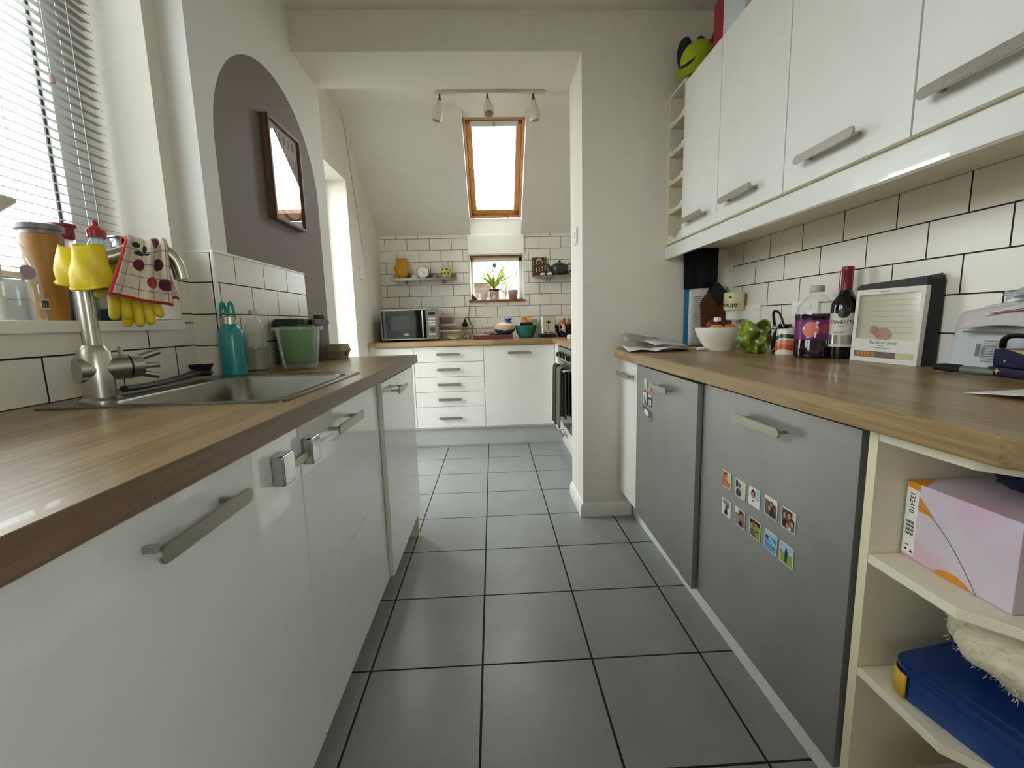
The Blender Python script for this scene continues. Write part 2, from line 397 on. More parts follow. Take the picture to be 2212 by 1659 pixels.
def arch_paint():
    m = bpy.data.materials.new('wall_paint_with_mauve_arch'); m.use_nodes = True; N = NT(m); b = N.b
    tc = N.n('TexCoord'); sp = N.n('SeparateXYZ'); N.l(tc.outputs['Object'], sp.inputs[0])
    dy = N.n('Math', operation='SUBTRACT'); N.l(sp.outputs[1], dy.inputs[0]); dy.inputs[1].default_value = 2.005
    dz = N.n('Math', operation='SUBTRACT'); N.l(sp.outputs[2], dz.inputs[0]); dz.inputs[1].default_value = 1.67
    dzc = N.n('Math', operation='MAXIMUM'); N.l(dz.outputs[0], dzc.inputs[0]); dzc.inputs[1].default_value = 0.0
    py = N.n('Math', operation='POWER'); ab = N.n('Math', operation='ABSOLUTE'); N.l(dy.outputs[0], ab.inputs[0]); N.l(ab.outputs[0], py.inputs[0]); py.inputs[1].default_value = 2.0
    pz = N.n('Math', operation='POWER'); N.l(dzc.outputs[0], pz.inputs[0]); pz.inputs[1].default_value = 2.0
    sm = N.n('Math', operation='ADD'); N.l(py.outputs[0], sm.inputs[0]); N.l(pz.outputs[0], sm.inputs[1])
    lt = N.n('Math', operation='LESS_THAN'); N.l(sm.outputs[0], lt.inputs[0]); lt.inputs[1].default_value = 0.433 ** 2
    gx = N.n('Math', operation='GREATER_THAN'); N.l(sp.outputs[0], gx.inputs[0]); gx.inputs[1].default_value = -0.90
    mk = N.n('Math', operation='MULTIPLY'); N.l(lt.outputs[0], mk.inputs[0]); N.l(gx.outputs[0], mk.inputs[1])
    mx = N.n('MixRGB'); N.l(mk.outputs[0], mx.inputs[0]); mx.inputs[1].default_value = lin('#e4e2dc'); mx.inputs[2].default_value = lin('#786b60')
    N.l(mx.outputs[0], b.inputs['Base Color']); b.inputs['Roughness'].default_value = 0.6
    nz = N.n('TexNoise', Scale=320.0, Detail=3.0); N.l(tc.outputs['Object'], nz.inputs['Vector'])
    bp = N.n('Bump', Strength=0.04, Distance=0.01); N.l(nz.outputs['Fac'], bp.inputs['Height']); N.l(bp.outputs['Normal'], b.inputs['Normal'])
    return m
ARCH = arch_paint()
O0 = (0, 0, 0)

# ============================================================ THE ROOM
WXL, WXA, WXB, WXR = -0.966, -0.885, -1.035, 1.21      # window wall, arch wall, far left wall, right wall
YS, YP, YQ, YB = 1.484, 2.257, 2.580, 4.300            # step, pillar front and back, back wall
struct(MB().box(-1.6, 1.6, -2.3, 4.7, -0.06, 0.0).build('floor', FLOORT, origin=O0, smooth=0))
# window wall with its opening
w = MB()
w.box(-1.27, WXL, -2.3, YS, -0.05, 1.06).box(-1.27, WXL, -2.3, YS, 2.22, 2.6)
w.box(-1.27, WXL, -2.3, 0.02, 1.06, 2.22).box(-1.27, WXL, 1.428, YS, 1.06, 2.22)
struct(w.build('wall_left', PAINT, origin=O0, smooth=0))
struct(MB().box(-1.27, WXA, YS, 2.57, -0.05, 2.6).build('wall_left_arch', ARCH, origin=O0, smooth=0))
w = MB().box(0.462, 1.5, YP, YQ, -0.05, 2.75).box(-1.27, 0.462, YP, YQ, 2.313, 2.75)
struct(w.build('wall_middle', PAINT, origin=O0, smooth=0))
struct(MB().box(WXR, 1.5, -.75, YP, -0.05, 2.6).box(WXR, 1.5, -2.3, -1.75, -0.05, 2.6).box(WXR, 1.5, -1.75, -.75, -0.05, 1.0).box(WXR, 1.5, -1.75, -.75, 2.0, 2.6).build('wall_right', PAINT, origin=O0, smooth=0))  # opening behind the camera made for the added window's light
struct(MB().box(-1.27, 1.5, -2.5, -2.3, -0.05, 2.6).build('wall_front', PAINT, origin=O0, smooth=0))
struct(MB().box(-1.27, 1.5, -2.3, YP, 2.487, 2.6).build('ceiling', CEILP, origin=O0, smooth=0))
# far left wall, gabled under the slope, with the garden door opening
DY0, DY1, DZ = 2.60, 3.432, 2.108
w = MB()
for pts in ([(DY1, -.05), (YB, -.05), (YB, 1.95), (3.42, 2.70), (DY1, 2.70)], [(2.57, DZ), (DY1, DZ), (DY1, 2.70), (2.57, 2.70)]):
    w.prism([(WXB, y, z) for y, z in pts], (-0.28, 0, 0))
struct(w.build('wall_left_far', PAINT, origin=O0, smooth=0))
struct(MB().prism([(1.14, y, z) for y, z in [(YQ, -.05), (YB, -.05), (YB, 1.95), (3.42, 2.70), (YQ, 2.70)]], (0.28, 0, 0)).build('wall_right_far', PAINT, origin=O0, smooth=0))
# flat far ceiling, running on as the head of the skylight recess
SX0, SX1 = -0.177, 0.297
w = MB().box(WXB, 1.14, YQ, 3.40, 2.585, 2.70).box(SX0, SX1, 3.40, 3.563, 2.585, 2.70)
struct(w.build('ceiling_far', CEILP, origin=O0, smooth=0))
w = MB()
q = [(3.40, 2.585), (YB, 1.8755), (YB + .02, 2.03), (4.28, 2.07), (3.60, 2.70), (3.40, 2.70)]
w.prism([(WXB, y, z) for y, z in q], (SX0 - WXB, 0, 0)).prism([(SX1, y, z) for y, z in q], (1.14 - SX1, 0, 0))
struct(w.build('ceiling_sloped', CEILP, origin=O0, smooth=0))
# back wall round the small window
BX0, BX1, BZ0, BZ1 = -0.195, 0.308, 1.266, 1.688
w = MB().box(-1.32, BX0, YB, 4.6, -.05, 1.95).box(BX1, 1.42, YB, 4.6, -.05, 1.95).box(BX0, BX1, YB, 4.6, -.05, BZ0).box(BX0, BX1, YB, 4.6, BZ1, 2.0)
struct(w.build('wall_back', PAINT, origin=O0, smooth=0))
w = MB().box(-0.208, 0.3205, 4.272, 4.305, 1.697, 1.868, bev=.002).box(SX0 + .001, SX1 - .001, 4.279, 4.34, 1.86, 2.014)
struct(w.build('trim_1', mat('white_plaster_panel', '#eeeee8', 0.6), origin=O0, smooth=0))
# tile sheets
def sheet(name, m, boxes):
    w = MB()
    for b in boxes: w.box(*b)
    return struct(w.build(name, m, origin=O0, smooth=0))
sheet('wall_tiles_right', TILER, [(WXR - .008, WXR + .004, -.5, 2.188, 0.86, 1.405)])
sheet('wall_tiles_back', TILEB, [(WXB - .004, BX0 - .012, YB - .008, YB + .004, 0.88, 1.876), (BX1 + .012, 1.14, YB - .008, YB + .004, 0.88, 1.876), (BX0 - .012, BX1 + .012, YB - .008, YB + .004, 0.88, 1.256)])
sheet('wall_tiles_window', TILEW, [(WXL - .004, WXL + .004, -1.2, 1.484, 0.87, 1.084), (WXL - .004, WXL + .004, 1.432, 1.484, 1.08, 1.301)])
sheet('wall_tiles_return', TILES, [(WXL, WXA + .006, YS - .008, YS + .004, 0.87, 1.303)])
sheet('wall_tiles_arch', TILEA, [(WXA - .004, WXA + .008, YS - .008, 2.163, 0.87, 1.304)])
struct(MB().box(WXA - .003, WXA + .011, YS - .006, 2.166, 1.302, 1.310, bev=.002).box(WXL, WXA + .011, YS - .011, YS, 1.300, 1.308, bev=.002)
       .box(WXA, WXA + .011, YS - .011, YS - .001, .9115, 1.304, bev=.002).build('trim_2', WHITEPL, origin=O0))
# skirting round the pillar
def skirt(w, x0, x1, y0, y1):
    w.box(x0, x1, y0, y1, 0.0, 0.047, bev=.003)
w = MB()
prof = [(0, 0), (.016, 0), (.016, .047), (.013, .052), (.013, .062), (.006, .074), (0, .076)]
pts = [(0.462, YQ), (0.462, YP), (0.722, YP)]
def skirt_path(w, prof):
    A = [(0.462 - d, YQ + 0.004, z) for d, z in prof]; B = [(0.462 - d, YP - d, z) for d, z in prof]; Cc = [(0.722, YP - d, z) for d, z in prof]
    for P, Q in ((A, B), (B, Cc)):
        va = [w.bm.verts.new(p) for p in P]; vb = [w.bm.verts.new(p) for p in Q]
        for i in range(len(va) - 1): w.bm.faces.new((va[i], vb[i], vb[i + 1], va[i + 1]))
    w.bm.faces.new([w.bm.verts.new(p) for p in A]); w.bm.faces.new([w.bm.verts.new(p) for p in Cc])
    bmesh.ops.recalc_face_normals(w.bm, faces=w.bm.faces[:])
skirt_path(w, prof)
struct(w.build('baseboard_middle', WHITEP, origin=O0, smooth=0))
# ---- side window (left), sill board, plastic frame, pane
w1 = thing('window_1', 'x', 'window', (-1.17, 0.72, 1.09)); del w1['label'], w1['category']; struct(w1)
f = MB()
f.box(-1.215, -1.165, 0.02, 0.075, 1.09, 2.22, bev=.004).box(-1.215, -1.165, 1.373, 1.428, 1.09, 2.22, bev=.004)
f.box(-1.215, -1.165, 0.075, 1.373, 1.09, 1.145, bev=.004).box(-1.215, -1.165, 0.075, 1.373, 2.165, 2.22, bev=.004)
f.box(-1.20, -1.15, 0.68, 0.75, 1.145, 2.165, bev=.004)
f.box(-1.195, -1.155, 1.325, 1.375, 1.145, 2.165, bev=.005).box(-1.195, -1.155, 0.75, 1.325, 1.145, 1.195, bev=.005).box(-1.195, -1.155, 0.75, 0.80, 1.145, 2.165, bev=.005)
f.build('window_frame', UPVC, w1)
MB().box(-1.184, -1.180, 1.318, 1.326, 1.195, 2.165).box(-1.184, -1.180, .80, 1.32, 1.195, 1.203).build('gasket', GASK, w1)
MB().box(-1.186, -1.182, 0.075, 1.373, 1.145, 2.165).build('pane', GLASS, w1, smooth=0)
struct(MB().box(-1.27, -0.955, 0.02, 1.428, 1.06, 1.088, bev=.004).build('window_sill_1', WHITEP))
# ---- unseen window added in the right wall behind the camera to brighten the front cabinets
w5 = thing('added_window', 'x', 'window', (1.40, -1.25, 1.0)); del w5['label'], w5['category']; struct(w5)
f = MB()
for b in ((-1.75, -1.69, 1.0, 2.0), (-.81, -.75, 1.0, 2.0), (-1.69, -.81, 1.0, 1.06), (-1.69, -.81, 1.94, 2.0), (-1.28, -1.22, 1.06, 1.94)): f.box(1.38, 1.44, b[0], b[1], b[2], b[3], bev=.004)
f.build('window_frame', UPVC, w5)
MB().box(1.408, 1.412, -1.69, -.81, 1.06, 1.94).build('pane', GLASS, w5, smooth=0)
# ---- small back window
w2 = thing('window_2', 'x', 'window', (0.05, 4.42, BZ0)); del w2['label'], w2['category']; struct(w2)
f = MB()
fx0, fx1 = BX0 + .004, BX1 - .004
f.box(fx0, fx0 + .022, 4.38, 4.45, BZ0, BZ1, bev=.003).box(fx1 - .03, fx1, 4.38, 4.45, BZ0, BZ1, bev=.003)
f.box(fx0, fx1, 4.38, 4.45, BZ1 - .05, BZ1 - .012, bev=.003).box(fx0, fx1, 4.38, 4.45, BZ0, BZ0 + .018, bev=.003)
f.build('window_frame', UPVC, w2)
MB().box(fx0, fx1, 4.315, 4.385, BZ1 - .018, BZ1 - .001, bev=.002).build('wood_head', PINED, w2)
MB().box(fx0 + .02, fx1 - .02, 4.41, 4.414, BZ0 + .015, BZ1 - .03).build('pane', GLASS, w2, smooth=0)
struct(MB().box(-0.215, 0.322, 4.262, 4.40, 1.2500, 1.2675, bev=.003).build('window_sill_2', PINED))
# ---- skylight in the slope: local frame x across, s down the slope, n outward
w3 = thing('window_3', 'x', 'window', (0.06, 3.92, 2.30)); del w3['label'], w3['category']; struct(w3)
SL = Vector((0, 0.717, -0.567)).normalized(); SN = Vector((0, 0.567, 0.717)).normalized()
SM = Matrix(((1, SL.x, SN.x, 0), (0, SL.y, SN.y, 3.563), (0, SL.z, SN.z, 2.585), (0, 0, 0, 1)))
LS = math.hypot(0.717, 0.567)
def skbox(mb, x0, x1, s0, s1, n0, n1, bev=.003): return mb.box(x0, x1, s0, s1, n0, n1, bev=bev)
f = MB()
skbox(f, SX0, SX0 + .02, 0, LS, -.004, .09); skbox(f, SX1 - .02, SX1, 0, LS, -.004, .09); skbox(f, SX0, SX1, LS - .022, LS, -.004, .09); skbox(f, SX0, SX1, 0, .016, -.004, .09)
f.xf(SM).build('outer_frame', PINE, w3)
f = MB()
skbox(f, SX0 + .021, SX0 + .066, .0165, LS - .023, .018, .075, .004); skbox(f, SX1 - .066, SX1 - .021, .0165, LS - .023, .018, .075, .004); skbox(f, SX0 + .021, SX1 - .021, LS - .075, LS - .023, .018, .075, .004)
f.xf(SM).build('sash', PINE, w3)
f = MB(); skbox(f, SX0 + .021, SX1 - .021, .0165, .06, .016, .075, .003); f.xf(SM).build('sash_head', PINED, w3)
f = MB(); skbox(f, SX0 + .052, SX1 - .052, .022, .066, -.008, .02, .005); b_ = f.xf(SM).build('vent_bar', mat('grey_white_metal', '#cfcdcb', 0.35), w3)
f = MB(); skbox(f, .054, .064, .024, .064, -.015, .0, .002); f.xf(SM).build('vent_catch', STEELD, b_)
f = MB(); skbox(f, SX0 + .06, SX1 - .06, .05, LS - .07, .05, .054, 0); f.xf(SM).build('pane', GLASS, w3, smooth=0)
# ---- garden door in the far left wall
d1 = thing('door_1', 'x', 'door', (-1.26, 3.02, 0)); del d1['label'], d1['category']; struct(d1)
f = MB()
f.box(-1.255, -1.20, DY0 + .002, DY0 + .05, 0, DZ - .002, bev=.004).box(-1.255, -1.20, DY1 - .05, DY1 - .002, 0, DZ - .002, bev=.004).box(-1.255, -1.20, DY0 + .05, DY1 - .05, DZ - .034, DZ - .002, bev=.004).box(-1.255, -1.20, DY0 + .05, DY1 - .05, 0, .13, bev=.004)
f.build('door_frame', UPVC, d1)
MB().box(-1.230, -1.226, DY0 + .05, DY1 - .05, .13, DZ - .034).build('pane', GLASS, d1, smooth=0)
MB().box(-1.20, -1.192, DY0 + .012, DY0 + .042, .95, 1.17, bev=.003).box(-1.192, -1.16, DY0 + .02, DY0 + .036, 1.05, 1.066, bev=.002).box(-1.172, -1.156, DY0 + .02, DY0 + .14, 1.05, 1.068, bev=.004).build('door_handle', CHROME, d1)

# ============================================================ GARDEN OUTSIDE
struct(MB().box(-9, 6, 4.75, 14, -.12, -.08).box(-9, -1.65, -6, 4.75, -.12, -.08).box(1.6, 8, -9, 4.75, -.12, -.08).box(-1.65, 1.6, -9, -2.6, -.12, -.08).build('ground', mat('paving', '#8d8a82', 0.9, var=0.15), origin=O0, smooth=0))
g = thing('garden_shed', 'brown brick garden building with pale roof edge beyond the small back window', 'shed', (-0.9, 7.4, -.08))
MB().box(-1.9, 0.0, 7.0, 8.2, -.08, 1.66).build('wall', tilemat('shed_brick', '#57443a', '#63544a', .215, .075, .5, .006, 'X', 'Z', 0, 0, .9, .15), g, smooth=0)
MB().box(-2.0, 0.06, 6.9, 8.3, 1.66, 1.74, bev=.01).build('roof', UPVC, g)
tr = thing('bare_tree', 'bare twiggy tree showing faintly through the small back window', 'tree', (0.25, 9.5, -.08))
BARK = mat('bark', '#6d655a', 0.9)
tk = MB(); br_ = MB()
tk.tube([(0.25, 9.5, -.08), (0.22, 9.48, .9), (0.28, 9.52, 1.7), (0.2, 9.5, 2.5), (.24, 9.5, 3.4)], .05, 8, rs=[.08, .06, .05, .035, .012])
def twig(p, d, L, r, lv):
    p = Vector(p); d = Vector(d).normalized(); pts = [p]
    for k in range(3):
        d = (d + Vector((random.uniform(-.3, .3), random.uniform(-.3, .3), random.uniform(-.12, .28)))).normalized(); pts.append(pts[-1] + d * L / 3)
    br_.tube(pts, r, 5, rs=[r, r * .8, r * .6, r * .35])
    if lv > 0:
        for k in range(4):
            q_ = pts[1].lerp(pts[3], random.random()); twig(q_, d + Vector((random.uniform(-1, 1), random.uniform(-.6, .6), random.uniform(-.4, .9))), L * .6, r * .55, lv - 1)
for k in range(11):
    a = k * 2.4; twig((0.24, 9.5, .9 + k * .2), (math.cos(a), .5 * math.sin(a), .5), 1.15, .018, 2)
tk.build('trunk', BARK, tr); br_.build('twigs', BARK, tr)
gw = MB().box(-4.3, -4.1, -5, 8.5, -.1, 1.45); gw = gw.build('garden_wall', mat('pale_render', '#b5b2aa', 0.9, var=0.1), smooth=0)
tag(gw, 'pale garden boundary wall seen low through the side window blind', 'garden wall')
# ============================================================ KITCHEN UNITS
WT, WB = 0.911, 0.873        # worktop top and underside
def bar_handle(parent, p0, p1, out, post=0.03, mname=None, w=0.023):
    """flat bar with rounded ends between p0 and p1 (centre line on the door face), standing off along out"""
    p0 = Vector(p0); p1 = Vector(p1); out = Vector(out).normalized(); d = (p1 - p0).normalized(); up = out.cross(d).normalized()
    if up.z < 0: up = -up
    L = (p1 - p0).length; n = 6; pts = []
    for k in range(n + 1):
        a = -PI / 2 + PI * k / n; pts.append((L - w / 2 + w / 2 * math.cos(a) * 1.0, w / 2 * math.sin(a)))
    for k in range(n + 1):
        a = PI / 2 + PI * k / n; pts.append((w / 2 + w / 2 * math.cos(a), w / 2 * math.sin(a)))
    m = MB(); c = p0 + out * post
    m.prism([c + d * a + up * b for a, b in pts], out * 0.005, bev=.0012)
    for s in (L * .12, L * .88):
        q_ = p0 + d * s
        m.prism([q_ + d * a + up * b for a, b in ((-.004, -.004), (.004, -.004), (.004, .004), (-.004, .004))], out * (post + .001))
    return m.build('handle', STEELD, parent)
# ---- left run
def left_cabinet(y0, y1, front, hy, label, z0=.145, hz=.815):
    t = thing('base_cabinet', label, 'kitchen cabinet', (-0.64, (y0 + y1) / 2, 0.14), group='white cabinets under the left worktop')
    a = MB().box(-0.88, front - .019, y0 + .004, y0 + .02, .14, .872).box(-0.88, front - .019, y1 - .02, y1 - .004, .14, .872).box(-.88, front - .019, y0 + .02, y1 - .02, .14, .158).box(-.88, -.872, y0 + .02, y1 - .02, .158, .872)
    a.build('carcass', CREAMB, t, smooth=0)
    d = MB().box(front - .018, front, y0 + .0015, y1 - .0015, z0 + .003, .862, bev=.0016).build('door', GLOSSW, t)
    bar_handle(d, (front, hy[0], hz), (front, hy[1], hz), (1, 0, 0))
    return t
left_cabinet(.285, .888, -.402, (.463, .65), 'nearest white gloss cabinet under left worktop, with bar handle left of the child lock')
left_cabinet(.892, 1.497, -.402, (1.03, 1.235), 'white gloss cabinet under the sink, chrome child lock at its top corner')
cD = left_cabinet(1.515, 2.104, -.387, (1.63, 1.80), 'white gloss cabinet at far end of left worktop, door standing slightly proud')
MB().box(-.88, -.402, 2.106, 2.124, 0, .8725).build('end_panel', CREAMB, cD, smooth=0)
left_cabinet(-.92, .281, -.402, (-.5, -.3), 'white gloss cabinet under left worktop nearest the camera, cut by the photo edge')
tag(MB().box(-.545, -.53, -.92, 2.104, 0, .139).build('plinth', CREAMB, smooth=0), 'cream plinth board recessed under the left white cabinets', 'plinth')
# child lock: two chrome pads and a clear strap
lk = thing('child_lock', 'chrome child safety lock with clear strap bridging two left cabinet doors', 'child lock', (-.40, .86, .80))
for (y0, y1) in ((.768, .824), (.894, .948)):
    p = MB().box(-.4015, -.379, y0 + .004, y1 - .004, .776, .832, bev=.004, seg=3).build('pad', CHROME, lk)
MB().box(-.392, -.388, .806, .90, .79, .806, bev=.001).build('strap', mat('clear_strap', '#cfc9a8', 0.2, trans=0.3), lk)
# worktop with a sink cut-out
KX0, KX1, KY0, KY1 = -.915, -.422, .888, 1.412       # sink rim outline
m = MB()
m.box(-.962, -.372, -.95, KY0 + .02, WB, WT).box(-.962, KX0 + .02, KY0 + .02, KY1 - .02, WB, WT).box(KX1 - .02, -.372, KY0 + .02, KY1 - .02, WB, WT)
m.box(-.962, -.372, KY1 - .02, YS - .009, WB, WT).box(WXA + .009, -.372, YS - .009, 2.162, WB, WT)
bmesh.ops.remove_doubles(m.bm, verts=m.bm.verts[:], dist=1e-5)
wl = m.build('worktop', WORKT, smooth=0, origin=O0); tag(wl, 'oak butcher block worktop on the left holding the steel sink', 'worktop')
MB().box(-.3722, -.3708, -.95, 2.162, WB + .001, WT - .001, bev=.0006).build('edge_strip', woodmat('worktop_edge_oak', '#7d6450', '#503c2c', 'Y', (.6, .2), .35, grain=60), wl)
# ---- sink
sk = thing('sink', 'brushed steel inset sink with one deep bowl in the left worktop', 'sink', (-.67, 1.15, WT - .18))
def ring(m, outer, inner):
    a = [m.bm.verts.new(p) for p in outer]; b = [m.bm.verts.new(p) for p in inner]; n = len(a)
    for i in range(n): m.bm.faces.new((a[i], a[(i + 1) % n], b[(i + 1) % n], b[i]))
m = MB()
def rr(cx, cy, w_, h_, r, z): return [(x, y, z) for x, y in m.rrect(cx, cy, w_, h_, r, 6)]
cx, cy, ww, hh = (KX0 + KX1) / 2, (KY0 + KY1) / 2, KX1 - KX0, KY1 - KY0
bx0, bx1, by0, by1 = -.797, -.452, .918, 1.382
bcx, bcy, bw, bh = (bx0 + bx1) / 2, (by0 + by1) / 2, bx1 - bx0, by1 - by0
L_ = [rr(cx, cy, ww, hh, .02, WT + .0003), rr(cx, cy, ww, hh, .02, WT + .0035), rr(cx, cy, ww - .014, hh - .014, .016, WT + .0055), rr(cx, cy, ww - .03, hh - .03, .012, WT + .0035), rr(bcx, bcy, bw + .008, bh + .008, .05, WT + .003),
      rr(bcx, bcy, bw, bh, .05, WT - .004), rr(bcx, bcy, bw - .02, bh - .02, .055, WT - .15), rr(bcx, bcy, bw - .06, bh - .06, .05, WT - .172), rr(bcx, bcy, .1, .1, .045, WT - .176)]
for a, b in zip(L_, L_[1:]): ring(m, a, b)
m.bm.faces.new([m.bm.verts.new(p) for p in L_[-1]])
bmesh.ops.remove_doubles(m.bm, verts=m.bm.verts[:], dist=1e-6); bmesh.ops.recalc_face_normals(m.bm, faces=m.bm.faces[:])
m.build('bowl', SINKM, sk, smooth=40)
MB().lathe([(0, .004), (.03, .004), (.042, .002), (.043, 0), (0, 0)], (bcx, bcy, WT - .176)).build('drain', CHROME, sk)
# ---- tap
TX, TY = -.838, .962
tp = thing('kitchen_tap', 'tall brushed steel mixer tap with curved spout at near end of sink', 'tap', (TX, TY, WT + .0035))
m = MB().lathe([(0, 0), (.036, 0), (.036, .004), (.0275, .010), (.0275, .055), (.0275, .055), (0, .055)], (TX, TY, WT + .003))
m.build('base', STEEL, tp)
ax = Vector((.50, .866, 0)).normalized()
c0 = Vector((TX, TY, .983))
m = MB().cyl(c0 - ax * .032, c0 + ax * .052, .0265, seg=32)
m.build('body', STEEL, tp)
m = MB().lathe([(0, .955), (.028, .955), (.028, 1.018), (.019, 1.034), (0, 1.034)], (TX, TY, 0)); m.build('collar', STEEL, tp)
MB().cyl(c0 + ax * .0525, c0 + ax * .056, .0255).build('gap_ring', BLACK, tp)
m = MB().cyl(c0 + ax * .056, c0 + ax * .078, .0265, .024, 32).cyl(c0 + ax * .07 + Vector((0, 0, .016)), c0 + ax * .116 + Vector((0, 0, .030)), .0085, .0075).cyl(c0 + ax * .068, c0 + ax * .113 + Vector((0, 0, -.001)), .0075, .007).cyl(c0 + ax * .068 + Vector((0, 0, -.014)), c0 + ax * .110 + Vector((0, 0, -.026)), .0075, .007)
m.box(c0.x + ax.x * .045 - .004, c0.x + ax.x * .045 + .004, c0.y + ax.y * .045 - .004, c0.y + ax.y * .045 + .004, c0.z + .024, c0.z + .046, bev=.002)
m.build('lever', STEEL, tp)
sd = Vector((.69, .724, 0)).normalized()
def spt(s_, z): return tuple(SPB + sd * s_ + Vector((0, 0, z)))
SPB = Vector((TX, TY, 0))
def smoothpath(p, n=6):
    p = [Vector(q_) for q_ in p]; o = []
    for i in range(len(p) - 1):
        p0, p1, p2, p3 = p[max(i - 1, 0)], p[i], p[i + 1], p[min(i + 2, len(p) - 1)]
        for k in range(n):
            t_ = k / n; o.append(.5 * ((2 * p1) + (p2 - p0) * t_ + (2 * p0 - 5 * p1 + 4 * p2 - p3) * t_ ** 2 + (3 * p1 - p0 - 3 * p2 + p3) * t_ ** 3))
    return o + [p[-1]]
pts = smoothpath([spt(0, 1.03), spt(0, 1.10), spt(0, 1.165), spt(.008, 1.190), spt(.026, 1.208), spt(.06, 1.222), spt(.094, 1.240), spt(.120, 1.246), spt(.144, 1.238), spt(.161, 1.218), spt(.167, 1.195), spt(.169, 1.178)], 5)
MB().tube(pts, .0145, 20).build('spout', STEEL, tp)
SP0 = Vector((TX, TY, 0))
def spp(s, off, z):     # point beside the spout: s along it, off towards the room
    return SP0 + sd * s + Vector((.724, -.69, 0)) * off + Vector((0, 0, z))
# ---- rubber gloves slung over the spout
GLOVE = mat('yellow_rubber', '#e8cf2a', 0.42, bump=0.1, bscale=120)
def glove(name, label, s0, flip, cuffz, offs, curl, k0):
    t = thing(name, label, 'rubber glove', tuple(spp(s0, 0, cuffz)), group='rubber gloves on the tap spout')
    m = MB(); rings = 11; seg = 28
    def cuff(u, v):
        a = 2 * PI * u; z = 1.236 - v * (1.236 - cuffz)
        wx = .023 + .009 * min(1, v * 1.5) + .002 * math.sin(3 * a + k0); wy = .0175 + .008 * min(1, v * 2)
        fold = .0022 * math.sin(5 * a + 7 * v + k0) * (0.3 + v)
        return spp(s0 + (wx + fold) * math.cos(a) - .002 * v, offs + (wy + fold) * math.sin(a), z + .004 * math.sin(2 * a + k0))
    m.grid(cuff, seg, rings, closeu=True)
    top = [v for v in m.bm.verts if abs(v.co.z - 1.252) < .006]
    def rim(k): a = 2 * PI * k / seg; return cuff(k / seg, 1.0)
    m.tube([rim(k) for k in range(seg)], .0028, 6, closed=True)
    m.build('cuff', GLOVE, t, smooth=60, solid=.0012)
    m = MB(); base = s0 + flip * .055
    m.tube([tuple(spp(s0 - flip * .004, offs * .4 - .01, 1.215)), tuple(spp(s0 + flip * .03, -.022, 1.222)), tuple(spp(base, -.036, 1.212)), tuple(spp(base + flip * .012, -.036, 1.18)), tuple(spp(base + flip * .018, -.034, 1.135))], .03, 18, rs=[.018, .024, .030, .033, .030], flat=.55)
    for i, (ds, L) in enumerate(((-.019, .046), (-.003, .062), (.013, .058), (.028, .042))):
        q0 = spp(base + flip * .018 + ds, -.032, 1.148); q1 = spp(base + flip * .018 + ds * 1.15, -.028 + curl * .4, 1.138 - L * .55); q2 = spp(base + flip * .018 + ds * 1.25, -.026 + curl, 1.138 - L)
        m.tube([q0, q1, q2, q2 + (q2 - q1).normalized() * .006], .0095, 12, rs=[.0108, .0104, .0094, .004])
    q0 = spp(base - flip * .02, -.03, 1.19); m.tube([q0, q0 + Vector((0, 0, -.03)) - sd * .022, q0 + Vector((0, 0, -.055)) - sd * .03], .010, 12, rs=[.013, .011, .005])
    m.build('hand', GLOVE, t, smooth=60)
    return t
glove('rubber_glove', 'yellow rubber glove over the tap spout, open cuff hanging in front of the pole', .016, 1, 1.150, .010, .006, 0.0)
glove('rubber_glove', 'second yellow rubber glove, mostly hidden behind the open cuff and cherry cloth', -.004, 1, 1.160, -.030, -.004, 1.3)
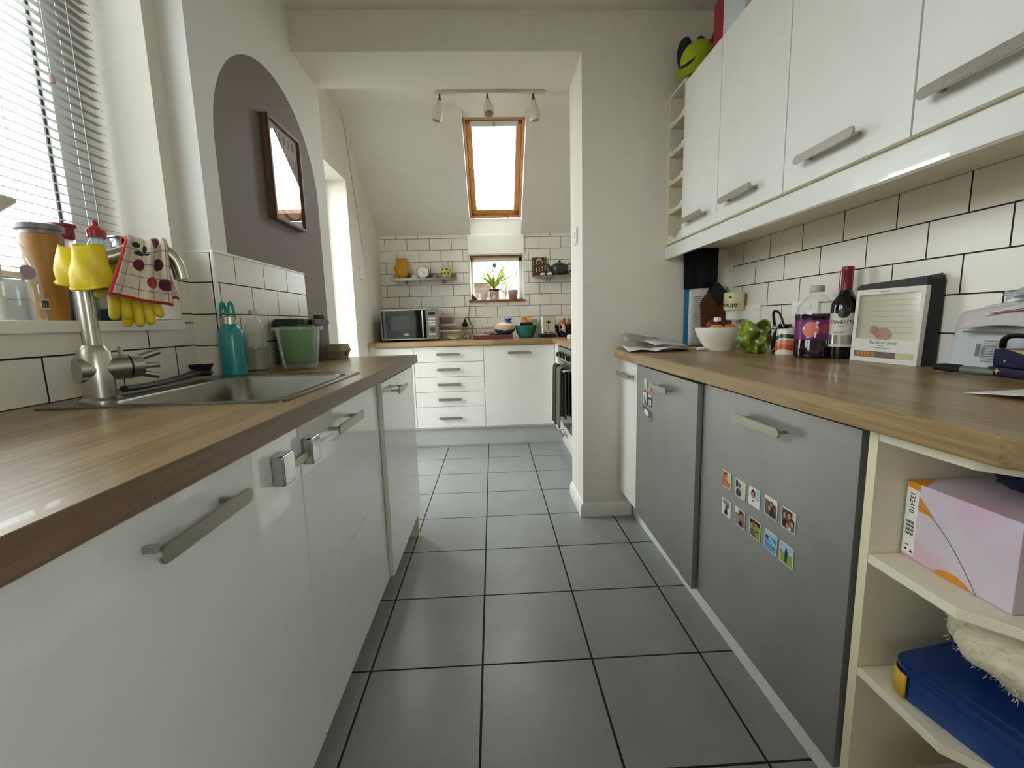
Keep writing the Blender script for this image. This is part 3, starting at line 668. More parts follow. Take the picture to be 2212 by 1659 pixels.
# ---- cherry cloth hung over the spout
def cloth_mat():
    m = bpy.data.materials.new('cherry_print_cloth'); m.use_nodes = True; N = NT(m); b = N.b
    uv = N.n('TexCoord'); sp = N.n('SeparateXYZ'); N.l(uv.outputs['UV'], sp.inputs[0])
    col = None
    def mixc(mask, c):
        nonlocal col
        x = N.n('MixRGB'); N.l(mask, x.inputs[0]); x.inputs[2].default_value = lin(c)
        if isinstance(col, tuple): x.inputs[1].default_value = col
        else: N.l(col, x.inputs[1])
        col = x.outputs[0]
    col = lin('#d9c9b4')
    def line(ax, n, w, off):
        a = N.n('Math', operation='MULTIPLY_ADD'); N.l(sp.outputs[ax], a.inputs[0]); a.inputs[1].default_value = n; a.inputs[2].default_value = off
        f = N.n('Math', operation='FRACT'); N.l(a.outputs[0], f.inputs[0]); l = N.n('Math', operation='LESS_THAN'); N.l(f.outputs[0], l.inputs[0]); l.inputs[1].default_value = w; return l.outputs[0]
    mixc(line(0, 4.0, .045, .3), '#6f6152'); mixc(line(1, 9.0, .055, .2), '#6f6152')
    def blob(u, v, ru, rv, c):
        du = N.n('Math', operation='MULTIPLY_ADD'); N.l(sp.outputs[0], du.inputs[0]); du.inputs[1].default_value = 1 / ru; du.inputs[2].default_value = -u / ru
        dv = N.n('Math', operation='MULTIPLY_ADD'); N.l(sp.outputs[1], dv.inputs[0]); dv.inputs[1].default_value = 1 / rv; dv.inputs[2].default_value = -v / rv
        cb = N.n('CombineXYZ'); N.l(du.outputs[0], cb.inputs[0]); N.l(dv.outputs[0], cb.inputs[1])
        ln = N.n('VectorMath', operation='LENGTH'); N.l(cb.outputs[0], ln.inputs[0])
        l = N.n('Math', operation='LESS_THAN'); N.l(ln.outputs['Value'], l.inputs[0]); l.inputs[1].default_value = 1.0; mixc(l.outputs[0], c)
    for u, v, c in ((.40, .30, '#5b1230'), (.78, .32, '#4c1030'), (.66, .17, '#a01226'), (.90, .16, '#4c1030'), (.72, .505, '#6b1436'), (.2, .75, '#6b1436'), (.6, .82, '#a01226')):
        blob(u, v, .105, .05, c)
    for u, v, a_, b_ in ((.28, .465, .09, .024), (.47, .45, .05, .030), (.38, .40, .10, .020), (.52, .405, .06, .016), (.8, .66, .06, .02)): blob(u, v, a_, b_, '#1f3a38')
    def edge(ax, lo, th):
        l = N.n('Math', operation='LESS_THAN' if lo else 'GREATER_THAN'); N.l(sp.outputs[ax], l.inputs[0]); l.inputs[1].default_value = th; mixc(l.outputs[0], '#a81420')
    edge(0, True, .055); edge(1, True, .022); edge(1, False, .978); edge(0, False, .985)
    N.l(col, b.inputs['Base Color']); b.inputs['Roughness'].default_value = 0.95; b.inputs['Sheen Weight'].default_value = .3
    nz = N.n('TexNoise', Scale=600.0); tc = N.n('TexCoord'); N.l(tc.outputs['Object'], nz.inputs['Vector'])
    bp = N.n('Bump', Strength=.3, Distance=.002); N.l(nz.outputs['Fac'], bp.inputs['Height']); N.l(bp.outputs['Normal'], b.inputs['Normal'])
    return m
def clothfn(u, v):
    # v 0 bottom of the front sheet, .52 over the spout, 1 bottom of the back sheet
    if v < .5:
        k = v / .5; z = 1.112 + (1.250 - 1.112) * k + (1 - k) * (.024 * (1 - u)); off = .030 + .012 * (1 - k); s0, s1 = .030 + .043 * k, .138 + .005 * k
    elif v < .56:
        a = (v - .5) / .06 * PI; z = 1.250 + .012 * math.sin(a); off = .030 * math.cos(a); s0, s1 = .073, .143
    else:
        k = (v - .56) / .44; z = 1.250 - .118 * k; off = -.030 - .006 * k; s0, s1 = .073 + .02 * k, .145 + .022 * k
    s_ = s0 + (s1 - s0) * u
    fold = .006 * math.sin(u * 13 + 1.0) * (1.0 if v < .5 else .7) + .004 * math.sin(u * 23)
    return spp(s_, off + fold + (.004 * math.sin(v * 9 + u * 4)), z + .004 * math.sin(u * 9) * (1 if .4 < v < .62 else .4))
cl = MB().grid(clothfn, 36, 60, uv=True).build('dish_cloth', cloth_mat(), smooth=80, solid=.0025)
tag(cl, 'cream check cloth printed with cherries and red hem, draped over the tap spout', 'dish cloth')
# ---- washing-up brush lying behind the bowl
bs = thing('dish_brush', 'black washing-up brush lying on the sink ledge behind the bowl', 'brush', (-.865, 1.25, WT + .006))
MB().tube([(-.868, 1.06, .927), (-.866, 1.12, .925), (-.864, 1.2, .927), (-.864, 1.27, .932), (-.864, 1.31, .936)], .008, 10, rs=[.011, .0105, .0105, .012, .016], flat=.7).build('handle', BLACK, bs)
m = MB().lathe([(0, 0), (.024, 0), (.028, .006), (.024, .014), (0, .016)], (-.864, 1.335, .925)); 
m.build('head', BLACK, bs)
m = MB()
for k in range(90):
    a = random.random() * 2 * PI; r = .022 * math.sqrt(random.random()); b0 = Vector((-.864 + r * math.cos(a), 1.335 + r * math.sin(a), .939)); m.cyl(b0, b0 + Vector((math.cos(a) * r * .5, math.sin(a) * r * .5 , .019)), .0016, .0012, 5)
o = m.build('bristles', BLACKM, bs); 
# ---- teal flask
TEAL = mat('teal_enamel', '#0f8f8d', 0.28, coat=.3)
tb = thing('water_bottle', 'teal metal water bottle with loop strap beside the sink', 'water bottle', (-.838, 1.456, WT))
pr = [(0, 0), (.034, 0), (.0365, .003), (.0365, .118), (.035, .135), (.030, .150), (.0235, .160), (.0235, .164), (0, .164)]
MB().lathe(pr, (-.838, 1.456, WT)).build('body', TEAL, tb)
lid = MB().lathe([(0, .164), (.0245, .164), (.0245, .186), (.022, .189), (0, .189)], (-.838, 1.456, WT)).build('lid', STEEL, tb)
STRAP = mat('teal_strap', '#0d8a7c', .5)
for sgn in (-1, 1):
    pts = [(-.838 + sgn * .021 - .0, 1.45, WT + .178)]
    for k in range(9):
        a = PI * k / 8; pts.append((-.838 + sgn * (.012 + .009 * math.cos(a)), 1.45, WT + .19 + .042 * math.sin(a)))
    pts.append((-.838 + sgn * .003, 1.45, WT + .178))
    MB().tube(pts, .0016, 8, flat=3.0).build('strap', STRAP, tb)
# ---- clear bottle behind it
cb_ = thing('clear_bottle', 'clear plastic bottle with pale label behind the teal bottle', 'bottle', (-.842, 1.61, WT))
MB().lathe([(0, 0), (.032, 0), (.034, .004), (.034, .135), (.028, .165), (.016, .183), (.013, .188), (.013, .2), (0, .2)], (-.842, 1.61, WT)).build('body', CLEARP, cb_)
MB().lathe([(0, .198), (.0145, .198), (.0145, .212), (0, .213)], (-.842, 1.61, WT)).build('cap', mat('grey_cap', '#c9c9c2', .4), cb_)
MB().lathe([(.0345, .085), (.0345, .132)], (-.842, 1.61, WT)).build('label', mat('pale_label', '#c7c9b4', .6), cb_)
MB().lathe([(0, .004), (.032, .004), (.0325, .075), (0, .075)], (-.842, 1.61, WT)).build('contents', mat('pale_soap', '#a8a78c', .3), cb_)
# ---- dark food bin
fb = thing('food_waste_bin', 'dark grey lidded food caddy against the tiled left wall', 'bin', (-.815, 1.92, WT))
m = MB(); pts = m.rrect(0, 0, .125, .295, .03)
m.prism([(-.805 + x * .93, 1.925 + y * .95, WT + .001) for x, y in pts], (0, 0, .150)); m.build('body', mat('grey_plastic', '#4a4c4e', .45), fb, smooth=40)
m = MB(); m.prism([(-.805 + x * 1.04, 1.925 + y * 1.02, WT + .152) for x, y in pts], (0, 0, .030), bev=.006); ld = m.build('lid', DARKG, fb, smooth=40)
MB().lathe([(0, 0), (.022, 0), (.024, .004), (.022, .018), (0, .019)], (-.775, 2.03, WT + .182)).build('knob', DARKG, ld)
MB().box(-.741, -.735, 1.80, 1.90, WT + .05, WT + .16, bev=.003).box(-.7385, -.730, 1.83, 1.872, WT + .118, WT + .178, bev=.003).build('handle', BLACKM, fb)
m = MB(); m.prism([(-.7425, 1.780, WT + .004), (-.7425, 1.94, WT + .004), (-.7425, 1.94, WT + .148), (-.7425, 1.780, WT + .148)], (.004, 0, 0), bev=.001); m.build('front_panel', BLACK, fb)
# ---- clear tub with green beaker inside
tu = thing('plastic_tub', 'translucent plastic tub on the left worktop', 'tub', (-.698, 1.622, WT))
def tubprof(r0, r1, h, t=.0022): return [(0, 0), (r0 * .9, 0), (r0, .008), (r1, h), (r1 + .006, h), (r1 + .006, h + .006), (r1 - t, h + .006), (r0 - t, .010), (r0 * .88, .003), (0, .003)]
MB().lathe(tubprof(.058, .074, .143), (-.698, 1.622, WT), 40).build('body', MILKY, tu)
MB().lathe([(.0805, .138), (.083, .139), (.083, .150), (.0805, .150)], (-.698, 1.622, WT), 40).box(-.625, -.612, 1.612, 1.632, WT + .136, WT + .150, bev=.003).build('rim', MILKY, tu)
gb = MB().lathe([(0, 0), (.044, 0), (.050, .006), (.0575, .128), (.060, .130), (.0575, .132), (.048, .009), (0, .006)], (-.698, 1.622, WT + .022), 40).build('green_beaker', mat('green_plastic', '#3d8a2c', .35))
tag(gb, 'green plastic beaker nested inside the translucent tub', 'beaker')
# ---- egg box
eb = thing('egg_box', 'grey brown pulp egg box at far end of left worktop', 'egg box', (-.735, 2.085, WT))
PULP = mat('egg_box_pulp', '#9d8b6c', .95, bump=.3, bscale=150, var=.1)
m = MB(); fn = lambda s: [(-.735 + x, 2.085 + y) for x, y in MB().rrect(0, 0, .105 * s, .135 * s, .014)]
def loft(m, rings, cap=True):
    vs = [[m.bm.verts.new(p) for p in r] for r in rings]; n = len(vs[0])
    for a, b in zip(vs, vs[1:]):
        for i in range(n): m.bm.faces.new((a[i], a[(i + 1) % n], b[(i + 1) % n], b[i]))
    if cap: m.bm.faces.new(list(reversed(vs[0]))); m.bm.faces.new(vs[-1])
    bmesh.ops.recalc_face_normals(m.bm, faces=m.bm.faces[:]); return m
loft(m, [[(x, y, WT + z) for x, y in fn(s)] for s, z in ((.82, 0.0), (1.0, .032), (1.06, .033), (1.06, .036))]).build('tray', PULP, eb)
m = MB(); loft(m, [[(x, y, WT + z) for x, y in fn(s)] for s, z in ((1.04, .0365), (1.0, .042), (.9, .062), (.82, .066))]); lid = m.build('lid', PULP, eb)
MB().lathe([(0, 0), (.008, 0), (.008, .003), (0, .003)], (0, 0, 0), 14, RY(PI / 2)).xf(TR(-.683, 2.07, WT + .022)).build('hole', BLACKM, eb)
# ============================================================ SIDE WINDOW: BLIND AND SILL THINGS
vb = thing('venetian_blind', 'white slatted venetian blind hanging in the left window', 'blind', (-1.10, .73, 1.20))
SLAT = mat('blind_slat', '#aaa8a4', 0.45)
m = MB(); z = 1.215; n_ = 0
while z < 2.16:
    a = math.radians(13); dx = .0125 * math.cos(a); dz = .0125 * math.sin(a)
    m.grid(lambda u, v, z=z: (-1.103 - dx + 2 * dx * v, .045 + 1.36 * u, z + dz - 2 * dz * v + .0018 * math.sin(PI * v)), 1, 4)
    z += .0225; n_ += 1
m.build('slats', SLAT, vb, smooth=60, solid=.0006)
MB().box(-1.118, -1.088, .045, 1.405, 2.16, 2.2, bev=.003).build('head_rail', WHITEPL, vb)
MB().box(-1.114, -1.092, .045, 1.405, 1.192, 1.204, bev=.003).build('bottom_rail', WHITEPL, vb)
m = MB()
for y in (.25, .73, 1.12, 1.33):
    for x in (-1.117, -1.089): m.tube([(x, y, 1.2), (x, y, 2.17)], .0007, 5)
m.build('ladder_cords', WHITEPL, vb)
m = MB().tube([(-1.08, 1.245, 2.18), (-1.08, 1.245, 1.70)], .0008, 5); cc = m.build('pull_cord', WHITEPL, vb)
MB().lathe([(0, 0), (.006, .002), (.008, .010), (.006, .018), (.002, .024), (0, .024)], (-1.08, 1.245, 1.678), 16).build('cord_acorn', mat('acorn_pink', '#cdb8ae', .5), cc)
SZ = 1.088
def bottle(name, label, cat, x, y, prof, m_, z=SZ, seg=32, lid=None, lidm=None, sx=1, sy=1, group=None, inner=None, innerm=None):
    t = thing(name, label, cat, (x, y, z), group=group)
    MB().lathe(prof, (x, y, z), seg, sx=sx, sy=sy).build('body', m_, t)
    if lid: MB().lathe(lid, (x, y, z), seg, sx=sx, sy=sy).build('lid', lidm, t)
    if inner: MB().lathe(inner, (x, y, z), seg, sx=sx, sy=sy).build('contents', innerm, t)
    return t
ORANGE = mat('amber_plastic', '#9c6b16', 0.45)
bottle('storage_jar', 'tall amber jar with grey lid on the window sill', 'jar', -1.03, 1.095, [(0, 0), (.028, 0), (.030, .004), (.0335, .085), (.038, .16), (.040, .185), (.039, .195), (0, .195)], ORANGE,
       lid=[(0, .196), (.036, .196), (.036, .205), (.044, .206), (.044, .217), (.040, .2185), (.0, .2185)], lidm=mat('smoky_grey_lid', '#7d7274', .35), sy=.9)
cb2 = bottle('clear_jug_bottle', 'clear plastic bottle with round purple label at left end of sill', 'bottle', -.995, .975, [(0, 0), (.050, 0), (.053, .006), (.053, .07), (.049, .11), (.036, .15), (.024, .165), (.02, .18), (.0, .18)], CLEARP, sx=.8)
MB().lathe([(0, 0), (.0145, 0), (.0145, .001), (0, .001)], (0, 0, 0), 24, RY(PI / 2)).xf(TR(0.0, 0, 0)).xf(TR(-.9500, .970, SZ + .098) @ RZ(-.1)).build('purple_label', mat('purple_label', '#8f7fa0', .5), cb2)
m = MB()
M_ = facing((-.9500, .995, SZ + .034), (0, 1, 0), (0, 0, 1))
m.box(-.009, .009, -.0105, .0105, 0, .0004); m.mi = 1
for k in range(8): m.box(-.007 + k * .0019, -.007 + k * .0019 + .0009 + .0004 * (k % 2), -.008, .008, .0004, .0008)
m.xf(M_).build('barcode', [PAPER, INK], cb2)
bottle('funnel', 'white plastic funnel shape at far left of sill', 'funnel', -1.05, 1.005, [(0, 0), (.018, 0), (.018, .003), (.010, .010), (.009, .2), (.012, .215), (.014, .222), (.048, .252), (.050, .258), (.047, .258), (.013, .226), (0, .225)], mat('pearl_plastic', '#dcd5d3', .3))
bottle('pink_bottle', 'pale pink plastic bottle with red cap standing by the window glass', 'bottle', -1.075, 1.20, [(0, 0), (.034, 0), (.036, .004), (.036, .12), (.032, .155), (.022, .178), (.018, .19), (.018, .205), (0, .205)], glassy('pink_clear', (.86, .74, .79), .8, .1, haze=.4),
       lid=[(0, .206), (.019, .206), (.023, .212), (.023, .234), (.028, .238), (.028, .243), (0, .243)], lidm=mat('dull_red_cap', '#8a2a38', .45))
bottle('washing_up_liquid', 'pale blue washing-up bottle with red cap behind the gloves', 'bottle', -1.03, 1.245, [(0, 0), (.040, 0), (.043, .005), (.043, .125), (.039, .155), (.024, .203), (.016, .216), (.016, .222), (0, .222)], glassy('pale_blue_clear', (.72, .86, .86), .9, .08, haze=.3),
       lid=[(0, .218), (.0225, .218), (.0235, .236), (.019, .240), (.008, .248), (.008, .258), (.004, .262), (0, .262)], lidm=mat('red_cap', '#a51a26', .35), sx=.75,
       inner=[(0, .004), (.039, .004), (.040, .13), (.036, .16), (0, .16)], innerm=glassy('blue_liquid', (.35, .62, .7), .5, .1, haze=.3))
ck = thing('coffee_pot', 'black and steel cylindrical pot behind the amber jar', 'pot', (-1.085, 1.135, SZ))
MB().lathe([(0, 0), (.04, 0), (.042, .003), (.042, .100), (0, .100)], (-1.085, 1.150, SZ)).build('body', mat('polished_steel', '#b8bcc0', .18, metal=1.0), ck)
MB().lathe([(0, .100), (.043, .100), (.043, .108), (.041, .110), (.041, .135), (.036, .139), (.03, .150), (0, .152)], (-1.085, 1.150, SZ)).build('lid', BLACK, ck)
MB().box(-1.048, -1.034, 1.116, 1.136, SZ + .02, SZ + .125, bev=.004).build('handle', mat('dark_handle', '#241c1e', .4), ck)
sp_ = thing('sponge_packet', 'white and blue packet lying on the sill behind the tap pole', 'packet', (-1.03, 1.255, SZ))
MB().box(-1.05, -.985, 1.205, 1.30, SZ + .0005, SZ + .030, bev=.003).build('blue_base', mat('packet_blue', '#1d4c74', .5), sp_)
m = MB().box(-1.048, -.987, 1.207, 1.298, SZ + .031, SZ + .068, bev=.003); m.build('white_top', PAPER, sp_)
m = MB(); m.box(-.012, .012, -.010, .010, 0, .0004); 
for k in range(7): m.box(-.010 + k * .003, -.010 + k * .003 + .0014, -.009, .009, .0004, .0008)
m.xf(facing((-.9866, 1.235, SZ + .05), (0, 1, 0), (0, 0, 1))).build('barcode', GREYINK, sp_)
st = thing('sink_strainer', 'small steel sieve cup on a red stand behind the cherry cloth', 'strainer', (-1.03, 1.335, SZ))
MB().lathe([(.022, .205), (.030, .206), (.034, .228), (.040, .230), (.040, .233), (.034, .233), (.029, .208), (0, .207)], (-1.03, 1.335, SZ)).build('cup', mat('polished_steel', '', 0), st)
MB().lathe([(0, 0), (.030, 0), (.031, .003), (.027, .17), (.020, .190), (.020, .205), (0, .205)], (-1.03, 1.335, SZ)).build('stand', mat('deep_red_plastic', '#8c1a22', .35), st)
sc_ = thing('scissors', 'steel scissors lying at the far corner of the window sill', 'scissors', (-.99, 1.375, SZ))
m = MB()
for sgn in (-1, 1): m.tube([(-1.01, 1.30 + sgn * .006, SZ + .004), (-.985, 1.36 - sgn * .002, SZ + .004), (-.962, 1.415 - sgn * .01, SZ + .004)], .004, 8, rs=[.004, .0045, .001], flat=.4)
m.build('blades', STEEL, sc_)
m = MB()
for sgn in (-1, 1): m.tube([(-1.018 + .012 * math.cos(k * PI / 6), 1.285 + sgn * .016 + .014 * math.sin(k * PI / 6), SZ + .004) for k in range(12)], .003, 6, closed=True)
m.build('grips', mat('olive_plastic', '#6d6a4c', .5), sc_)
# ---- framed print on the arch
pf = thing('picture_frame', 'thin walnut framed print hanging in the mauve arch', 'picture', (-.885, 2.035, 1.485))
fy0, fy1, fz0, fz1 = 1.890, 2.186, 1.497, 1.897
m = MB()
for b in ((fy0, fy0 + .012, fz0, fz1), (fy1 - .012, fy1, fz0, fz1), (fy0 + .012, fy1 - .012, fz0, fz0 + .012), (fy0 + .012, fy1 - .012, fz1 - .012, fz1)): m.box(-.884, -.852, *b, bev=.001)
m.build('frame', FRAMEW, pf)
m = MB().box(-.880, -.868, fy0 + .012, fy1 - .012, fz0 + .012, fz1 - .012)
prt = m.build('print', mat('print_paper', '#d8b9b0', .8), pf, smooth=0)
m = MB(); mats_ = [mat('print_rust', '#8d4a40', .8), mat('print_cream', '#e3ddd0', .8), mat('print_mustard', '#c69a3c', .8), mat('print_slate', '#737c88', .8), mat('print_brown', '#5c4038', .8)]
def ell(m, cy, cz, ry, rz, x, mi, n=28):
    m.mi = mi; m.poly([(x, cy + ry * math.cos(2 * PI * k / n), cz + rz * math.sin(2 * PI * k / n)) for k in range(n)])
ell(m, 2.06, 1.575, .105, .055, -.8678, 0); ell(m, 2.075, 1.578, .085, .042, -.8676, 1); ell(m, 2.07, 1.588, .062, .028, -.8674, 4); ell(m, 2.03, 1.592, .020, .018, -.8672, 2); ell(m, 2.11, 1.59, .02, .024, -.8672, 3)
for k in range(6): ell(m, 1.935 + k * .04, 1.85, .014, .022, -.8677, 4 if k % 2 else 3)
for k in range(5): m.mi = 3; m.box(-.8679, -.8675, 2.06 + k * .021, 2.06 + k * .021 + .012, 1.74, 1.80)
m.build('artwork', mats_, prt, smooth=0)
MB().box(-.862, -.860, fy0 + .011, fy1 - .011, fz0 + .011, fz1 - .011).build('glazing', glassy('picture_glass', (.97, .98, .98), 1.1, .01), pf, smooth=0)
# ---- switch plates
def switchplate(name, label, p, right, up, w_=.086, h_=.086, gang=1, cat='light switch'):
    t = thing(name, label, cat, p)
    M_ = facing(p, right, up)
    m = MB(); pr = m.rrect(0, 0, w_, h_, .006); m.prism([(x, y, 0) for x, y in pr], (0, 0, .009), bev=.002); m.xf(M_).build('plate', WHITEPL, t)
    return t, M_
t, M_ = switchplate('light_switch', 'white light switch on the far left wall beyond the garden door', (WXB + .0005, 3.655, 1.468), (0, 1, 0), (0, 0, 1))
MB().box(-.007, .007, -.014, .014, .0085, .014, bev=.002).xf(M_).build('rocker', WHITEPL, t)
t, M_ = switchplate('dimmer_switch', 'white fused switch on the bright inner side of the pillar', (.4615, 2.415, 1.50), (0, -1, 0), (0, 0, 1), .086, .086)
MB().box(-.012, .012, -.008, .020, .0085, .013, bev=.002).xf(M_).build('rocker', WHITEPL, t)
m = MB(); m.box(-.03, .03, -.036, -.026, .009, .0102, bev=.001).xf(M_).build('fuse_cover', mat('warm_white', '#ddd6c2', .4), t)
# ============================================================ FAR KITCHEN
FD = 3.73     # door faces
BW = 3.695    # worktop front
bd = thing('drawer_unit', 'white unit of five drawers on the far wall', 'kitchen cabinet', (-.375, 4.0, .15), group='white units along the far wall')
MB().box(-.668, -.082, FD + .02, 4.29, .152, .872).build('carcass', CREAMB, bd, smooth=0)
zs = [.864, .735, .607, .479, .350, .168]
for a, b in zip(zs, zs[1:]):
    d = MB().box(-.668, -.0835, FD, FD + .018, b + .0015, a - .0015, bev=.0014).build('drawer', SATINW, bd)
    hz = a - .063 if b > .2 else .254
    bar_handle(d, (-.478, FD, hz), (-.278, FD, hz), (0, -1, 0))
dw = thing('dishwasher_front', 'white single door with one top handle beside the drawers on far wall', 'kitchen cabinet', (.22, 4.0, .15), group='white units along the far wall')
MB().box(-.08, .522, FD + .02, 4.29, .152, .872).build('carcass', CREAMB, dw, smooth=0)
d = MB().box(-.0805, .522, FD, FD + .018, .1695, .8585, bev=.0014).build('door', SATINW, dw)
bar_handle(d, (.121, FD, .799), (.319, FD, .799), (0, -1, 0))
cc = thing('corner_cabinet', 'white far wall cabinet partly hidden by the left worktop end', 'kitchen cabinet', (-.85, 4.0, .15), group='white units along the far wall')
MB().box(-1.03, -.672, FD + .02, 4.29, .152, .872).build('carcass', CREAMB, cc, smooth=0)
MB().box(-.985, -.6715, FD, FD + .018, .1695, .8585, bev=.0014).build('door', SATINW, cc)
MB().box(-1.034, -.987, FD + .004, FD + .02, .0, .872).build('filler', CREAMB, cc, smooth=0)
tag(MB().box(-1.03, .60, 3.775, 3.79, 0, .151).build('plinth', mat('silver_plinth', '#b9bab5', .5, metal=.0), smooth=0), 'silver grey plinth under the far wall drawers', 'plinth')
m = MB(); m.prism([(x, y, WB) for x, y in ((-1.034, BW), (.50, BW), (.50, 2.60), (1.13, 2.60), (1.13, 4.291), (-1.034, 4.291))], (0, 0, WT - WB), bev=.002)
tag(m.build('worktop', WORKTX, smooth=0, origin=O0), 'oak L-shaped worktop along the far wall and over the oven', 'worktop')
# ---- oven run on the right
OX = .53
cf = thing('corner_filler', 'white corner post between the far cabinets and the oven', 'filler panel', (.56, 3.64, .15))
MB().box(.525, .62, 3.545, 3.752, .152, .872, bev=.001).build('panel', SATINW, cf)
ov = thing('oven', 'built-in steel oven with black glass door right of the far cabinets', 'oven', (.8, 3.24, .15))
MB().box(OX + .02, 1.12, 2.945, 3.54, .152, .872).build('casing', DARKG, ov, smooth=0)
pn = MB().box(OX - .004, OX + .02, 2.945, 3.54, .752, .855, bev=.002).build('control_panel', STEEL, ov)
for y in (3.44, 3.30, 3.16, 3.02):
    kb = MB().cyl((OX - .004, y, .795), (OX - .012, y, .795), .024).cyl((OX - .012, y, .795), (OX - .030, y, .795), .018, .016).build('knob', BLACK, pn)
    MB().box(OX - .036, OX - .028, y - .003, y + .003, .778, .814, bev=.001).build('grip', CHROME, kb)
m = MB(); m.mi = 0
for y in (3.44, 3.30, 3.16, 3.02): m.box(OX - .0048, OX - .0038, y - .014, y + .014, .829, .8315).box(OX - .0048, OX - .0038, y - .0015, y + .0015, .823, .838)
m.build('dial_marks', INK, pn, smooth=0)
od = MB().box(OX - .004, OX + .02, 2.945, 3.54, .262, .748, bev=.002).build('door', mat('oven_black_glass', '#07080a', .06, spec=.6), ov)
MB().box(OX - .005, OX + .0, 2.945, 3.54, .70, .748, bev=.001).build('steel_band', STEEL, od)
m = MB().cyl((OX - .050, 2.985, .712), (OX - .050, 3.50, .712), .0085)
for y in (3.0, 3.485): m.cyl((OX - .004, y, .712), (OX - .050, y, .712), .006)
m.build('handle', CHROME, od)
lw = MB().box(OX, OX + .018, 2.945, 3.54, .152, .258, bev=.0014).build('plinth_drawer', SATINW, ov)
bar_handle(lw, (OX, 3.35, .215), (OX, 3.13, .215), (-1, 0, 0))
nc = thing('base_cabinet', 'white cabinet between the oven and the pillar, barely showing', 'kitchen cabinet', (.8, 2.77, .15))
MB().box(OX + .02, 1.12, 2.60, 2.94, .152, .872).build('carcass', CREAMB, nc, smooth=0)
MB().box(OX, OX + .018, 2.602, 2.942, .155, .862, bev=.0014).build('door', SATINW, nc)
tag(MB().box(.592, .606, 2.59, 3.775, 0, .151).build('plinth', SATINW, smooth=0), 'white plinth under the oven', 'plinth')
def towel(name, label, y0, y1, z_front, z_back, m_, r=.014, hx=OX - .05):
    def fn(u, v):
        y = y0 + (y1 - y0) * u; w_ = .004 * math.sin(u * 9 + y0 * 30)
        if v < .46: k = v / .46; return (hx - r - .006 * (1 - k) + w_ * (1 - k), y, z_front + (.712 - z_front) * k)
        if v < .54: a = (v - .46) / .08 * PI; return (hx - r * math.cos(a), y, .712 + r * math.sin(a))
        k = (v - .54) / .46; return (hx + r + .003 + w_ * k * .5, y, .712 - (.712 - z_back) * k)
    o = MB().grid(fn, 14, 40).build(name, m_, smooth=80, solid=.008)
    return tag(o, label, 'tea towel')
def stripe_towel():
    m = mat('cream_green_towel', '#d9d6c6', .95, bump=.4, bscale=300); return m
towel('tea_towel', 'cream patterned towel hung at far end of the oven rail', 3.405, 3.47, .30, .36, stripe_towel())
towel('oven_glove', 'dark olive padded oven glove hung mid oven rail', 3.225, 3.375, .285, .34, mat('olive_cloth', '#2c2f20', .95, bump=.3), r=.02)
towel('tea_towel', 'grey green towel on the oven rail nearest the pillar', 3.03, 3.17, .30, .36, mat('grey_green_cloth', '#5d6153', .95, bump=.3), r=.018)
# ---- microwave
mw = thing('microwave', 'silver and black microwave on far left worktop', 'microwave', (-.71, 4.05, WT))
X0, X1, Y0, Y1, Z0, Z1 = -.955, -.470, 3.86, 4.235, .926, 1.187
MB().box(X0, X1, Y0 + .012, Y1, Z0, Z1, bev=.004).build('body', mat('microwave_silver', '#a9a9a2', .35, metal=.6), mw)
m = MB()
for x in (X0 + .04, X1 - .04):
    for y in (Y0 + .05, Y1 - .05): m.cyl((x, y, WT), (x, y, Z0 + .002), .014)
m.build('foot', BLACK, mw)
dr = MB().box(X0, -.567, Y0, Y0 + .012, Z0, Z1, bev=.003).build('door', mat('microwave_silver', '', 0), mw)
MB().box(X0 + .006, -.571, Y0 - .002, Y0 + .002, Z0 + .010, Z1 - .010, bev=.002).build('door_glass', mat('black_door_glass', '#08090a', .05), dr)
MB().box(-.876, -.655, Y0 - .003, Y0 - .001, 1.008, 1.128, bev=.0008).build('window', mat('smoked_window', '#2c3232', .12), dr)
m = MB().tube([(-.596, Y0 - .003, .945), (-.596, Y0 - .022, .953), (-.596, Y0 - .026, 1.05), (-.596, Y0 - .022, 1.168), (-.596, Y0 - .003, 1.175)], .0075, 12); m.build('handle', CHROME, dr)
m = MB(); m.prism([(x, 0, z) for x, z in [(.025 * math.cos(2 * PI * k / 24), .0095 * math.sin(2 * PI * k / 24)) for k in range(24)]], (0, .0015, 0)).xf(TR(-.742, Y0 - .0035, .972)); lg = m.build('maker_badge', mat('badge_silver', '#b9b9b4', .4), dr)
m = MB().text("De'Longhi", .0105, facing((-.742, Y0 - .0037, .972), (1, 0, 0), (0, 0, 1)), .0002); m.build('badge_lettering', INK, lg, smooth=0)
cp = MB().box(-.565, X1, Y0, Y0 + .012, Z0, Z1, bev=.003).build('control_panel', mat('panel_grey', '#7b7b72', .4, metal=.4), mw)
MB().box(-.548, -.492, Y0 - .001, Y0 + .001, 1.135, 1.158).build('display', mat('display_black', '#111414', .15), cp)
for z in (1.102, 1.077, 1.052): MB().box(-.548, -.490, Y0 - .004, Y0 + .001, z - .007, z + .007, bev=.002).build('button', mat('button_grey', '#c9c6b6', .45), cp)
MB().cyl((-.519, Y0 + .001, 1.012), (-.519, Y0 - .018, 1.012), .019, .017).build('dial', CHROME, cp)
for x in (-.534, -.504): MB().box(x - .0135, x + .0135, Y0 - .004, Y0 + .001, .962, .976, bev=.002).build('button', mat('button_grey', '', 0), cp)
